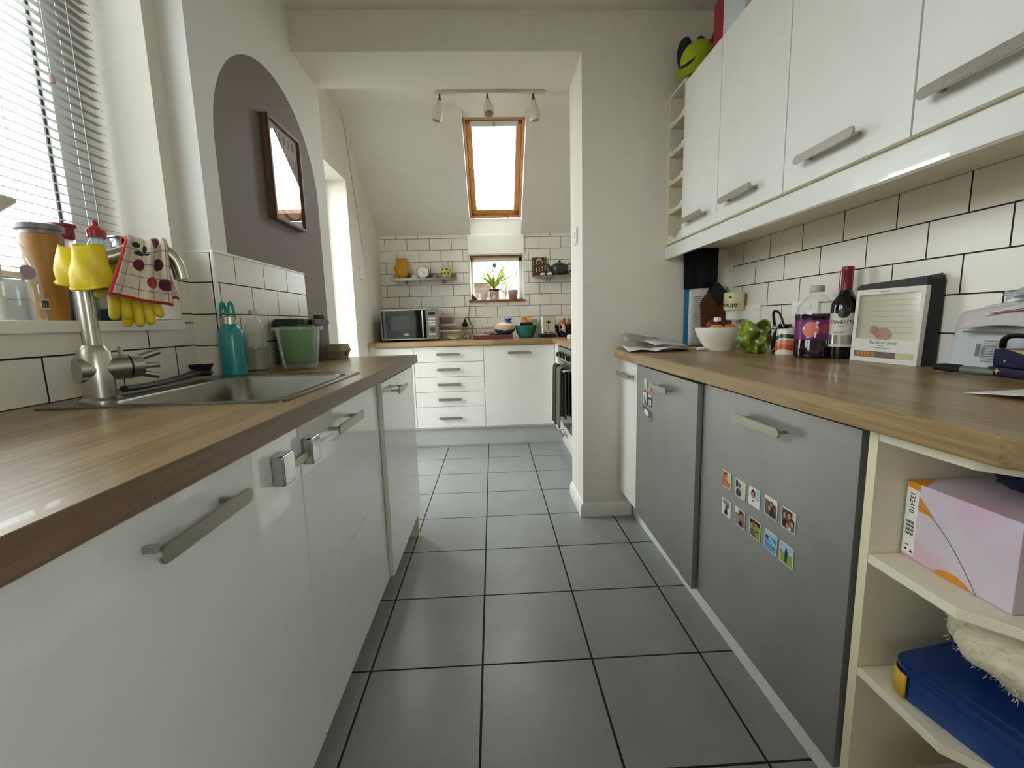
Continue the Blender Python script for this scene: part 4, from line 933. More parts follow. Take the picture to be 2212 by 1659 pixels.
# ---- stacked tubs
def foodtub(label, x, y, z, w_, d_, h, m_, lidm, fill=None, fillm=None):
    t = thing('food_tub', label, 'food tub', (x, y, z), group='stacked food tubs beside the microwave')
    m = MB(); fn = lambda s: [(x + a, y + b) for a, b in MB().rrect(0, 0, w_ * s, d_ * s, .018)]
    loft(m, [[(a, b, z + .001 + q_) for a, b in fn(s)] for s, q_ in ((.82, 0), (.86, .003), (.97, h - .010))]).build('body', m_, t, smooth=40)
    m = MB(); loft(m, [[(a, b, z + q_) for a, b in fn(s)] for s, q_ in ((1.0, h - .010), (1.0, h - .002), (.96, h))]).build('lid', lidm, t, smooth=40)
    if fill:
        m = MB(); m.box(x - w_ * .36, x + w_ * .36, y - d_ * .36, y + d_ * .36, z + .006, z + fill, bev=.01); m.build('contents', fillm, t)
    return t
foodtub('wide clear food tub with white lid and flat breads, lowest of the stack', -.385, 4.08, WT, .190, .19, .086, glassy('tub_clear', (.93, .93, .90), 1.0, .08, .16), mat('ivory_lid', '#ddd8c4', .4))
wr = mat('flatbread', '#dbcfa8', .8)
fb_ = thing('flatbreads', 'pale round flat breads inside the lowest food tub', 'bread', (-.36, 4.06, WT + .01))
for k in range(3): MB().lathe([(0, 0), (.05, 0), (.052, .003), (.05, .006), (0, .006)], (0, 0, 0), 24, RX(.55) @ RY(.25)).xf(TR(-.365 + k * .008, 4.02 + k * .018, WT + .033)).build('bread', wr, fb_)
foodtub('small clear food tub in the middle of the stack', -.405, 4.09, WT + .088, .15, .15, .052, glassy('tub_clear'), mat('clear_lid', '#c9c4b8', .3), .03, mat('grey_food', '#8d8672', .8))
foodtub('pinkish food tub with brown food at top of the stack', -.415, 4.09, WT + .142, .14, .14, .072, glassy('pink_plastic', (.9, .75, .72), .8, .1, .35), mat('pink_lid', '#d9b8b4', .35), .054, mat('brown_food', '#9b6247', .8))
# ---- socket with plug and lead
t, M_ = switchplate('power_socket', 'white double socket on the far tiles with black plug', (-.300, YB - .0085, 1.060), (1, 0, 0), (0, 0, 1), .146, .086, cat='socket')
MB().box(-.012, .012, .012, .026, .0085, .013, bev=.002).xf(M_).build('rocker', WHITEPL, t)
pg = thing('plug_lead', 'black plug with thin lead looping down onto the far worktop', 'plug', (-.262, 4.27, 1.045))
m = MB(); m.prism([(x, z, 0) for x, z in ((-.024, -.024), (.024, -.024), (.024, .0), (.012, .018), (.006, .042), (-.006, .042), (-.012, .018), (-.024, 0))], (0, 0, .024), bev=.003).xf(facing((-.262, YB - .0175, 1.05), (1, 0, 0), (0, 0, 1))); m.build('plug', BLACK, pg)
pts = [(-.262, 4.268, 1.092), (-.250, 4.262, 1.112), (-.222, 4.258, 1.100), (-.205, 4.26, 1.06), (-.188, 4.262, 1.02), (-.19, 4.25, .98), (-.20, 4.2, .94), (-.23, 4.12, .9165), (-.275, 4.12, .918), (-.262, 4.13, .95), (-.235, 4.14, .965), (-.21, 4.13, .94), (-.205, 4.12, .9165), (-.225, 4.11, .9165)]
MB().tube(smoothpath(pts), .0028, 6).build('lead', BLACK, pg)
pts = [(-.186, 4.335, 1.272), (-.195, 4.30, 1.272), (-.205, 4.255, 1.264), (-.21, 4.262, 1.22), (-.222, 4.278, 1.15), (-.225, 4.284, 1.10), (-.21, 4.284, 1.05), (-.19, 4.283, 1.03)]
MB().tube(smoothpath(pts), .0022, 6).build('sill_lead', BLACK, pg)
# ---- chopping board and bread things
tag(MB().box(-.172, .176, 3.86, 4.12, WT, WT + .036, bev=.003).build('chopping_board', woodmat('red_wood', '#6e3a2c', '#3c1c13', 'X', (.6, .1), .5), origin=(0, 4, WT)), 'thick reddish wooden chopping board flat on the far worktop', 'chopping board')
CZ = WT + .0365
kn = thing('bread_knife', 'knife with pale blade and dark handle on the red chopping board', 'knife', (-.06, 3.89, CZ))
MB().box(-.155, -.03, 3.885, 3.905, CZ, CZ + .003, bev=.001).build('blade', mat('pale_blade', '#d8d8d4', .3), kn)
MB().box(-.03, .06, 3.886, 3.904, CZ, CZ + .010, bev=.003).build('handle', BLACK, kn)
def lump(m, c, r, sx, sy, sz, amp, seed, seg=36, rings=22, rough=6.0, flat=None):
    n0 = set(m.bm.verts); m.sphere((0, 0, 0), r, sx, sy, sz, seg, rings)
    for v in m.bm.verts:
        if v in n0: continue
        d = noise.noise(v.co * rough / r * .25 + Vector((seed, seed * 2, 0))) * amp + noise.noise(v.co * rough / r + Vector((seed, 0, seed))) * amp * .4
        v.co += v.co.normalized() * d
        if flat is not None and v.co.z < flat: v.co.z = flat + (v.co.z - flat) * .05
        v.co += Vector(c)
    return m
pkt = thing('sliced_meat_packet', 'clear pack of pink slices lying on the chopping board', 'food packet', (-.05, 4.0, CZ))
lump(MB(), (-.04, 4.02, CZ + .028), .05, 1.75, 1.1, .5, .006, 2, flat=-.024).build('film', glassy('film_wrap', (.93, .9, .9), 1.2, .12, .18), pkt, smooth=60)
MB().box(-.10, .03, 3.98, 4.07, CZ + .006, CZ + .032, bev=.008).build('slices', mat('pink_meat', '#c08e84', .6), pkt)
wrp = thing('cracker_packet', 'clear plastic packet of cream crackers lying atop the pink packet', 'food packet', (-.03, 4.02, CZ + .055))
lump(MB(), (-.03, 4.04, CZ + .074), .036, 2.4, 1.0, .62, .007, 5, flat=-.019).build('film', glassy('film_wrap2', (.93, .92, .86), 1.3, .12, .2), wrp, smooth=60)
MB().box(-.09, .035, 4.025, 4.055, CZ + .058, CZ + .076, bev=.006).build('crackers', mat('crackers', '#d9c48f', .8), wrp)
br = thing('bread_bag', 'blue and clear bag of sliced bread with blue twisted top', 'bread', (.11, 3.98, CZ))
def breadmat():
    m = bpy.data.materials.new('bread_bag_print'); m.use_nodes = True; N = NT(m); b = N.b
    tc = N.n('TexCoord'); sp = N.n('SeparateXYZ'); N.l(tc.outputs['Generated'], sp.inputs[0])
    nz = N.n('TexNoise', Scale=3.0); N.l(tc.outputs['Object'], nz.inputs['Vector'])
    ad = N.n('Math', operation='MULTIPLY_ADD'); N.l(nz.outputs['Fac'], ad.inputs[0]); ad.inputs[1].default_value = .25; N.l(sp.outputs[2], ad.inputs[2])
    rp = N.n('ValToRGB'); rp.color_ramp.interpolation = 'CONSTANT'; e = rp.color_ramp.elements; e[0].position = 0; e[0].color = lin('#27406e'); e[1].position = .56; e[1].color = lin('#c9a67c'); x = e.new(.90); x.color = lin('#e6dac5')
    N.l(ad.outputs[0], rp.inputs['Fac']); N.l(rp.outputs['Color'], b.inputs['Base Color']); b.inputs['Roughness'].default_value = .22
    return m
lump(MB(), (.11, 3.96, CZ + .050), .06, 1.55, 1.2, .95, .008, 9, flat=-.049).build('bag', breadmat(), br, smooth=60)
m = MB(); m.lathe([(.03, 0), (.012, .016), (.024, .03), (.040, .040)], (.145, 3.985, CZ + .098), 20); 
for v in m.bm.verts: v.co += Vector((noise.noise(v.co * 60), noise.noise(v.co * 60 + Vector((5, 5, 5))), noise.noise(v.co * 70 + Vector((9, 1, 5))))) * .012
m.build('twisted_top', mat('blue_film', '#2559b0', .3), br, smooth=60, solid=.001)
m = MB(); m.prism([(.030 * math.cos(2 * PI * k / 8 + .39), .020 * math.sin(2 * PI * k / 8 + .39), 0) for k in range(8)], (0, 0, .002)).xf(facing((.105, 3.8855, CZ + .053), (1, 0, 0), (0, .12, 1))); lb = m.build('label', mat('tan_label', '#d9b98c', .6), br)
MB().box(-.018, .018, -.003, .004, .002, .0025).xf(facing((.105, 3.8855, CZ + .053), (1, 0, 0), (0, .12, 1))).build('label_text_band', mat('label_brown', '#7d5a34', .7), lb)
# ---- bowl
bo = thing('mixing_bowl', 'teal green mixing bowl on the far worktop', 'bowl', (.300, 4.0, WT))
MB().lathe([(0, 0), (.055, 0), (.060, .004), (.085, .05), (.098, .108), (.0995, .112), (.096, .112), (.082, .05), (.056, .010), (0, .008)], (.300, 3.985, WT), 40).build('bowl', mat('teal_glaze', '#2c7266', .25), bo)
tray = MB().box(.247, .362, 3.955, 4.015, WT + .095, WT + .138, bev=.004).build('black_tray', BLACKM); tag(tray, 'black plastic food tray sitting in the teal mixing bowl', 'tray')
wp = thing('orange_wrapper', 'crumpled orange wrapper sticking up out of the black tray', 'wrapper', (.31, 3.985, WT + .13)); m = MB()
m.grid(lambda u, v: (.262 + .088 * u + .010 * math.sin(u * 17), 3.985 + .012 * math.sin(u * 11 + v * 5), WT + .128 + v * (.052 + .022 * u + .012 * math.sin(u * 23)) ), 24, 8); m.build('sheet', mat('orange_film', '#dba05a', .4), wp, smooth=60, solid=.001)
kc = MB().box(.243 - .018, .243, 3.93, 3.95, WT + .108, WT + .128, bev=.003).build('carton_piece', PAPER); tag(kc, 'tiny white carton piece in the teal bowl left of the tray', 'carton')
# ---- toaster
to = thing('toaster', 'square steel toaster seen end-on on the far worktop', 'toaster', (.49, 4.0, WT))
MB().box(.424, .566, 3.885, 4.14, WT, WT + .026, bev=.004).build('base', BLACK, to)
bdy = MB().box(.430, .556, 3.882, 4.13, WT + .027, WT + .184, bev=.014, seg=4).build('body', mat('toaster_steel', '#c9c6bc', .25, metal=.9), to)
MB().box(.4905, .4945, 3.8805, 3.8835, WT + .07, WT + .155).build('slot', BLACK, bdy)
MB().box(.474, .512, 3.868, 3.882, WT + .128, WT + .140, bev=.003).build('lever', BLACK, bdy)
for x in (.466, .507, .524): MB().cyl((x, 3.882, WT + .045), (x, 3.874, WT + .045), .007 if x > .47 else .009).build('knob', BLACK, bdy)
m = MB()
for x in (.462, .508): m.box(x, x + .02, 3.91, 4.10, WT + .1835, WT + .1848)
m.build('bread_slots', BLACK, bdy)
gj = thing('glass_jar', 'grey glass jar between the teal bowl and the toaster', 'jar', (.385, 4.13, WT))
MB().lathe([(0, 0), (.04, 0), (.043, .004), (.043, .12), (.034, .15), (.030, .155), (.030, .165), (0, .165)], (.392, 4.14, WT)).build('body', glassy('grey_green_glass', (.6, .68, .64), 1.2, .03, .12), gj)
# ---- basket with onions at the corner
bk = thing('wire_basket', 'dark wire basket of onions in the far right corner', 'basket', (.66, 3.95, WT))
m = MB()
for k in range(5): m.tube([(.66 + (.075 + .006 * k) * math.cos(2 * PI * j / 32), 3.95 + (.075 + .006 * k) * math.sin(2 * PI * j / 32), WT + .006 + .026 * k) for j in range(32)], .003, 6, closed=True)
for j in range(16):
    a = 2 * PI * j / 16; m.tube([(.66 + .075 * math.cos(a), 3.95 + .075 * math.sin(a), WT + .006), (.66 + .099 * math.cos(a), 3.95 + .099 * math.sin(a), WT + .112)], .0028, 6)
m.lathe([(0, .002), (.074, .002), (.074, .006), (0, .006)], (.66, 3.95, WT)).lathe([(.074, .006), (.093, .10), (.091, .10), (.072, .006)], (.66, 3.95, WT)); m.build('wires', BLACKM, bk)
ONION = mat('onion_skin', '#8a5a36', .3, var=.25, vscale=30)
for i, (x, y, z, c, lb) in enumerate(((.625, 3.90, WT + .12, '', 'brown onion at the left of the dark wire basket'), (.672, 3.885, WT + .125, '', 'shiny brown onion in front in the dark wire basket'), (.655, 3.985, WT + .128, '', 'dark onion at the back of the wire basket'))):
    o = thing('onion', lb, 'onion', (x, y, z), group='onions in the basket')
    MB().lathe([(0, -.032), (.02, -.029), (.034, -.012), (.035, .004), (.024, .024), (.008, .034), (.004, .045), (0, .046)], (x, y, z), 24, RX(.5 - i * .5)).build('bulb', ONION, o)
pl_ = MB().grid(lambda u, v: (.585 + .055 * u, 3.865 + .02 * math.sin(u * 6), WT + .045 + .062 * v + .012 * math.sin(u * 4)), 8, 6).build('leaflet', mat('pinkish_card', '#c7a694', .6), solid=.001, smooth=60); tag(pl_, 'pinkish paper propped between the toaster and wire basket', 'paper')
cl_ = MB().box(.583, .66, 3.36, 3.46, WT + .0005, WT + .034, bev=.008).build('folded_cloth', mat('white_cotton', '#e2dcd2', .9, bump=.3)); tag(cl_, 'white folded cloth on the worktop beside the pillar above the oven', 'cloth')
# ---- steel wall shelves
SHS = mat('shelf_steel', '#8e897e', .3, metal=.85)
def wallshelf(x0, x1, label, backz=.045, taper=0.0):
    t = thing('wall_shelf', label, 'shelf', ((x0 + x1) / 2, 4.25, 1.455))
    m = MB(); m.box(x0, x1, 4.13, YB - .009, 1.470, 1.4735).box(x0, x1, 4.128, 4.132, 1.452, 1.4735, bev=.001); m.build('shelf_plate', SHS, t, smooth=0)
    MB().box(x0, x1, YB - .0115, YB - .0085, 1.4735, 1.4735 + backz).build('back_plate', SHS, t, smooth=0)
    for x in (x0 + .12, x1 - .12):
        m = MB(); m.prism([(x, YB - .0085, 1.469), (x, 4.15, 1.469), (x, YB - .0085, 1.425)], (.004, 0, 0)); m.build('bracket', SHS, t, smooth=0)
    return t
wallshelf(-.912, -.322, 'steel wall shelf left of the small back window', .05)
wallshelf(.405, 1.02, 'steel wall shelf right of the small back window', .03)
SHZ = 1.474
v = thing('vase', 'yellow ribbed vase with flared neck on the left steel shelf', 'vase', (-.82, 4.215, SHZ))
vp = [(0, 0), (.038, 0), (.040, .003), (.056, .04), (.066, .085), (.064, .115), (.048, .142), (.044, .150), (.052, .182), (.049, .182), (.040, .150), (0, .148)]
m = MB().lathe(vp, (0, 0, 0), 48)
for q_ in m.bm.verts:
    a = math.atan2(q_.co.y, q_.co.x); k = 1 + .035 * math.cos(9 * a) * min(1, q_.co.z / .05); q_.co.x *= k; q_.co.y *= k
m.xf(TR(-.82, 4.215, SHZ)).build('body', mat('mustard_glaze', '#cf9a1c', .22, var=.15), v, smooth=60)
ck = thing('clock', 'round white desk clock on the left steel shelf', 'clock', (-.622, 4.19, SHZ))
CM = facing((-.622, 4.195, SHZ + .056), (1, 0, 0), (0, .10, 1))
MB().lathe([(0, 0), (.054, 0), (.056, .004), (.056, .022), (.053, .026), (.050, .026), (.050, .022), (0, .022)], (0, 0, 0), 40).xf(CM @ TR(0, 0, -.012)).build('case', mat('clock_grey', '#9c988e', .4), ck)
fc = MB().lathe([(0, 0), (.050, 0), (.050, .001), (0, .001)], (0, 0, 0), 40).xf(CM @ TR(0, 0, .0102)).build('dial', mat('clock_white', '#f2f0e8', .6), ck)
m = MB()
for k in range(12):
    a = PI / 2 - 2 * PI * k / 12; m.text(str(k if k else 12), .0115, CM @ TR(.040 * math.cos(a), .040 * math.sin(a), .0114), .0001)
m.build('numerals', INK, fc, smooth=0)
m = MB()
for a, L, w_ in ((100, .024, .0022), (-38, .038, .0016)):
    ar = math.radians(a); d = Vector((math.cos(ar), math.sin(ar))); s_ = Vector((-d.y, d.x)) * w_
    m.prism([(p.x, p.y, .012) for p in (-d * .006 - s_, d * L - s_ * .3, d * L + s_ * .3, -d * .006 + s_)], (0, 0, .0006))
m.xf(CM).build('hands', INK, fc, smooth=0)
MB().box(-.650, -.594, 4.19, 4.225, SHZ, SHZ + .006, bev=.001).build('foot', mat('clock_grey', '', 0), ck)
wc = thing('card', 'white folded card leaning by the desk clock', 'card', (-.70, 4.20, SHZ)); MB().prism([(-.732, 4.19, SHZ), (-.668, 4.185, SHZ), (-.690, 4.20, SHZ + .036), (-.722, 4.205, SHZ + .038)], (0, .0015, 0)).build('sheet', PAPER, wc, smooth=0)
cu = thing('small_tumbler', 'small frosted tumbler between clock and patterned jar', 'tumbler', (-.52, 4.23, SHZ)); MB().lathe([(0, 0), (.013, 0), (.016, .034), (.0145, .034), (.012, .003), (0, .003)], (-.525, 4.235, SHZ), 20).build('body', mat('frosted_grey', '#b5aca0', .4), cu)
sj = thing('sunflower_jar', 'clear glass jar painted with sunflowers on the left steel shelf', 'jar', (-.415, 4.215, SHZ))
MB().lathe([(0, 0), (.040, 0), (.043, .004), (.044, .095), (.034, .118), (.032, .122), (.032, .142), (.034, .144), (.030, .144), (.030, .118), (.041, .095), (.040, .006), (0, .006)], (-.415, 4.215, SHZ), 36).build('body', glassy('jar_glass', (.93, .95, .92), 1.4, .02, .08), sj)
m = MB(); YEL = mat('petal_yellow', '#e7c62c', .5); 
random.seed(3)
for (a0, z) in ((-120, .075), (-75, .078), (-98, .045), (-140, .042), (-55, .040), (-30, .07), (-165, .07)):
    a = math.radians(a0); n_ = Vector((math.cos(a), math.sin(a), 0)); c = Vector((-.415, 4.215, SHZ + z)) + n_ * .0446; F = facing(c, (-n_.y, n_.x, 0), (0, 0, 1)); m.mi = 0
    for k in range(11):
        b = 2 * PI * k / 11; m.poly([F @ Vector((.006 * math.cos(b), .006 * math.sin(b), .0002)), F @ Vector((.018 * math.cos(b - .2), .018 * math.sin(b - .2), -.0012)), F @ Vector((.021 * math.cos(b), .021 * math.sin(b), -.0016)), F @ Vector((.018 * math.cos(b + .2), .018 * math.sin(b + .2), -.0012))])
    m.mi = 1; m.poly([F @ Vector((.0085 * math.cos(2 * PI * k / 14), .0085 * math.sin(2 * PI * k / 14), .0008)) for k in range(14)])
for k in range(26):
    a = random.uniform(-PI, 0.2); z = random.uniform(.006, .035); n_ = Vector((math.cos(a), math.sin(a), 0)); F = facing(Vector((-.415, 4.215, SHZ + z)) + n_ * .0442, (-n_.y, n_.x, 0), (0, 0, 1)); m.mi = 0 if k % 2 else 2
    b = random.uniform(0, 3); m.poly([F @ Vector((.010 * math.cos(b), .010 * math.sin(b), 0)), F @ Vector((.003 * math.cos(b + 1.57), .003 * math.sin(b + 1.57), 0)), F @ Vector((-.010 * math.cos(b), -.010 * math.sin(b), 0)), F @ Vector((-.003 * math.cos(b + 1.57), -.003 * math.sin(b + 1.57), 0))])
m.build('painted_flowers', [YEL, mat('seed_brown', '#2c1c10', .6), mat('leaf_green', '#8fa03a', .6)], sj, smooth=0)
# clipboard, pebbles and teapot on the right shelf
cbd = thing('patterned_board', 'brown board with rows of cream triangles and a metal clip, leaning on right shelf', 'clipboard', (.465, 4.27, SHZ))
BM = facing((.463, 4.272, SHZ + .0895), (1, 0, 0), (0, .05, 1))
MB().box(-.068, .068, -.0895, .0895, -.003, .003, bev=.001).xf(BM).build('board', mat('dark_brown_board', '#4a2317', .45), cbd)
m = MB()
for i in range(5):
    for j in range(7):
        x = -.054 + i * .027; z = -.078 + j * .024 + i * .007
        if abs(z + .008) > .082 or (abs(x) < .03 and z > .05): continue
        m.mi = 0 if j % 3 != 0 else 1
        m.poly([BM @ Vector((x - .006, z, .0033)), BM @ Vector((x + .006, z, .0033)), BM @ Vector((x, z + .019, .0033))])
m.build('triangles', [mat('cream_print', '#e6d9bd', .5), mat('tan_print', '#8a5434', .5)], cbd, smooth=0)
MB().box(-.024, .024, .060, .072, .003, .008, bev=.001).lathe([(.006, .004), (.011, .004), (.011, .008), (.006, .008), (.006, .004)], (0, .083, 0), 20).xf(BM).build('clip', CHROME, cbd)
for x, s_, lb in ((.483, 1, 'white pebble at left of the pair on the right steel shelf'), (.545, .9, 'white pebble under the teapot spout on the right steel shelf')):
    tag(lump(MB(), (x, 4.16, SHZ + .011), .02, 1.25 * s_, .9, .62, .003, x * 9, 20, 12, flat=-.011).build('pebble', mat('white_stone', '#efe8df', .6), smooth=60), lb, 'pebble', 'white pebbles on the shelf')
tpz = thing('teapot', 'dark slate teapot with looped handle on right steel shelf', 'teapot', (.645, 4.205, SHZ))
TP = mat('slate_glaze', '#24292e', .22)
MB().lathe([(0, 0), (.050, 0), (.054, .004), (.068, .04), (.073, .065), (.066, .092), (.048, .108), (.034, .112), (0, .112)], (.645, 4.205, SHZ), 40, sx=1.15).build('body', TP, tpz)
MB().lathe([(0, .112), (.034, .112), (.030, .118), (.012, .123), (.006, .127), (.010, .134), (.006, .140), (0, .141)], (.645, 4.205, SHZ), 30).build('lid', TP, tpz)
MB().tube(smoothpath([(.585, 4.20, SHZ + .045), (.556, 4.195, SHZ + .062), (.541, 4.19, SHZ + .09), (.530, 4.188, SHZ + .108)]), .01, 12, rs=[.018 - .0105 * k / 18 for k in range(19)]).build('spout', TP, tpz)
MB().tube(smoothpath([(.712, 4.205, SHZ + .095), (.740, 4.205, SHZ + .105), (.762, 4.205, SHZ + .082), (.755, 4.205, SHZ + .045), (.728, 4.205, SHZ + .028), (.710, 4.205, SHZ + .034)]), .006, 10).build('handle', TP, tpz)
# ---- back sill: spider plant, pots, speaker
PZ = 1.268
sp_ = thing('spider_plant', 'spider plant in painted pot on the back window sill', 'potted plant', (.028, 4.335, PZ))
MB().lathe([(0, 0), (.046, 0), (.048, .003), (.051, .082), (.046, .082), (.044, .01), (0, .01)], (.028, 4.335, PZ), 32).build('pot', mat('pale_pink_glaze', '#cdb0a2', .35), sp_)
m = MB()
for (a0, z, mi) in ((-118, .05, 0), (-60, .055, 1), (-95, .03, 2)):
    a = math.radians(a0); n_ = Vector((math.cos(a), math.sin(a), 0)); F = facing(Vector((.028, 4.335, PZ + z)) + n_ * .0512, (-n_.y, n_.x, 0), (0, 0, 1)); m.mi = mi
    m.poly([F @ Vector((.016 * math.cos(2 * PI * k / 20), .021 * math.sin(2 * PI * k / 20), .0004)) for k in range(20)]); m.mi = 2
    m.poly([F @ Vector((.009 * math.cos(2 * PI * k / 16), .012 * math.sin(2 * PI * k / 16), .0008)) for k in range(16)])
m.build('pot_pattern', [mat('pot_blue', '#2e3553', .4), mat('pot_tan', '#b48a74', .4), mat('pot_white', '#d9cdc4', .4)], sp_, smooth=0)
MB().lathe([(0, 0), (.053, 0), (.054, .004), (.054, .022), (.050, .024), (0, .022)], (.028, 4.335, PZ + .082), 32).build('rim', mat('dark_rim', '#4a2a20', .5), sp_)
m = MB(); random.seed(11)
for k in range(52):
    a = random.uniform(0, 2 * PI); L = random.uniform(.15, .29); up = random.uniform(.9, 2.3); w_ = random.uniform(.0032, .0052)
    d = Vector((math.cos(a), .22 * math.sin(a) - .06, 0)); s_ = Vector((-d.y, d.x, 0)).normalized() if d.length > .05 else Vector((1, 0, 0)); pts = []
    for j in range(8):
        t_ = j / 7; pts.append(Vector((.028, 4.335, PZ + .105)) + d * (L * t_ * .72) + Vector((0, 0, L * (up * t_ - up * t_ * t_ * (0.55 + .22 * (k % 3))))))
    m.mi = k % 2
    for j in range(7):
        tg = (pts[j + 1] - pts[j]).normalized(); s_ = tg.cross(Vector((.25 * math.sin(k), -1, .2))).normalized()
        wa = w_ * (1 - (j / 7) ** 2) + .0004; wb_ = w_ * (1 - ((j + 1) / 7) ** 2) + .0004
        m.poly([pts[j] - s_ * wa, pts[j] + s_ * wa, pts[j + 1] + s_ * wb_, pts[j + 1] - s_ * wb_])
def leafmat(name, c):
    m_ = bpy.data.materials.new(name); m_.use_nodes = True; t = m_.node_tree; t.nodes.clear(); o = t.nodes.new('ShaderNodeOutputMaterial'); a = t.nodes.new('ShaderNodeBsdfDiffuse'); b = t.nodes.new('ShaderNodeBsdfTranslucent'); x = t.nodes.new('ShaderNodeMixShader'); x.inputs[0].default_value = .3
    nz = t.nodes.new('ShaderNodeTexNoise'); nz.inputs['Scale'].default_value = 30; hv = t.nodes.new('ShaderNodeMixRGB'); t.links.new(nz.outputs['Fac'], hv.inputs[0]); hv.inputs[1].default_value = lin(c); hv.inputs[2].default_value = tuple(min(1, q_ * 1.35) for q_ in lin(c)[:3]) + (1,)
    for s_ in (a, b): t.links.new(hv.outputs[0], s_.inputs['Color'])
    t.links.new(a.outputs[0], x.inputs[1]); t.links.new(b.outputs[0], x.inputs[2]); t.links.new(x.outputs[0], o.inputs[0]); return m_
m.build('leaves', [leafmat('spider_leaf', '#7d9632'), leafmat('spider_leaf_pale', '#b5c260')], sp_, smooth=0)
p2 = thing('small_pot', 'small white cup with a trailing sprig left of the spider plant', 'potted plant', (-.075, 4.325, PZ))
MB().lathe([(0, 0), (.026, 0), (.030, .004), (.036, .060), (.036, .068), (.032, .068), (.028, .006), (0, .006)], (-.078, 4.32, PZ), 28).build('pot', mat('white_ceramic', '#d5d0c8', .3), p2)
MB().tube(smoothpath([(-.07, 4.315, PZ + .065), (-.045, 4.30, PZ + .078), (-.034, 4.29, PZ + .05), (-.032, 4.285, PZ + .01)]), .003, 6).build('sprig', leafmat('sprig', '#9aa85a'), p2)
p3 = thing('wooden_pot', 'brown and grey glazed pot at right of the back window sill', 'pot', (.21, 4.335, PZ))
def dripmat():
    m_ = bpy.data.materials.new('dripped_glaze'); m_.use_nodes = True; N = NT(m_); tc = N.n('TexCoord'); mp = N.n('Mapping'); mp.inputs['Scale'].default_value = (60, 60, 4); N.l(tc.outputs['Object'], mp.inputs['Vector'])
    nz = N.n('TexNoise', Scale=1.0); N.l(mp.outputs[0], nz.inputs['Vector']); sp = N.n('SeparateXYZ'); N.l(tc.outputs['Generated'], sp.inputs[0])
    ad = N.n('Math', operation='MULTIPLY_ADD'); N.l(nz.outputs['Fac'], ad.inputs[0]); ad.inputs[1].default_value = .5; N.l(sp.outputs[2], ad.inputs[2])
    rp = N.n('ValToRGB'); rp.color_ramp.elements[0].position = .55; rp.color_ramp.elements[0].color = lin('#9a7358'); rp.color_ramp.elements[1].position = 1.05 if False else 1.0; rp.color_ramp.elements[1].color = lin('#9a918a')
    N.l(ad.outputs[0], rp.inputs['Fac']); N.l(rp.outputs['Color'], N.b.inputs['Base Color']); N.b.inputs['Roughness'].default_value = .4; return m_
MB().lathe([(0, 0), (.033, 0), (.036, .004), (.050, .065), (.051, .085), (.049, .093), (.046, .093), (.046, .065), (.034, .008), (0, .008)], (.208, 4.335, PZ), 32).build('pot', dripmat(), p3)
MB().tube(smoothpath([(.19, 4.33, PZ + .09), (.165, 4.33, PZ + .16), (.15, 4.33, PZ + .23), (.11, 4.33, PZ + .235)]), .0014, 5).build('dry_stem', BARK, p3)
es = thing('smart_display', 'small tilted white screen on a dark wedge at left of back sill', 'screen', (-.155, 4.325, PZ))
MB().prism([(-.186, 4.30, PZ), (-.128, 4.30, PZ), (-.186, 4.30, PZ + .066)], (0, .05, 0)).build('base', DARKG, es, smooth=0)
m = MB().box(-.048, .048, -.026, .026, -.003, .003, bev=.003); m.xf(TR(-.142, 4.325, PZ + .045) @ RY(math.radians(58))); m.build('screen', mat('white_bezel', '#eef0f2', .25), es)
lf = thing('hanging_leaf', 'green leaf ornament hanging in the small back window', 'ornament', (.038, 4.39, 1.565))
m = MB(); n_ = 14
m.prism([(.038 + .020 * math.sin(PI * t_) * (1 if k < 1 else -1) * (1 - .25 * t_), 4.39, 1.632 - .062 * t_) for k in (0, 1) for t_ in ([i / n_ for i in range(n_)] if k == 0 else [1 - i / n_ for i in range(n_)])], (0, .0025, 0)).build('leaf', mat('leaf_ornament', '#7f8a5a', .5, var=.3, vscale=40), lf, smooth=0)
MB().tube([(.038, 4.391, 1.632), (.038, 4.391, 1.672)], .0007, 5).build('thread', BARK, lf)
# ---- track light
tk = thing('track_light', 'ceiling spotlight bar with three frosted glass shades before the skylight', 'ceiling light', (.035, 3.18, 2.585))
MB().box(-.33, .40, 3.165, 3.195, 2.566, 2.5845, bev=.004).build('bar', mat('satin_white_metal', '#d0cdc0', .35), tk)
SHADE = mat('frosted_glass', '#e3ded0', .4)
for (x, tx, ty) in ((-.302, .22, .05), (.015, -.06, -.45), (.322, -.12, .05)):
    M_ = TR(x, 3.18, 2.566) @ RZ(0) @ RY(tx) @ RX(ty)
    arm = MB().cyl((x, 3.18, 2.567), (x, 3.18, 2.538), .006).build('arm', mat('bronze_arm', '#5b5445', .35, metal=.8), tk)
    hd = TR(x, 3.18, 2.540) @ RY(tx) @ RX(ty)
    MB().lathe([(0, 0), (.011, 0), (.013, -.012), (.011, -.016), (0, -.016)], (0, 0, 0), 20).xf(hd).build('lamp_holder', mat('bronze_arm', '', 0), arm)
    MB().lathe([(.012, -.012), (.020, -.035), (.031, -.065), (.036, -.095), (.035, -.12), (.031, -.138), (.029, -.138), (.033, -.12), (.034, -.095), (.029, -.065), (.018, -.035), (.011, -.014)], (0, 0, 0), 32).xf(hd).build('shade', SHADE, arm)
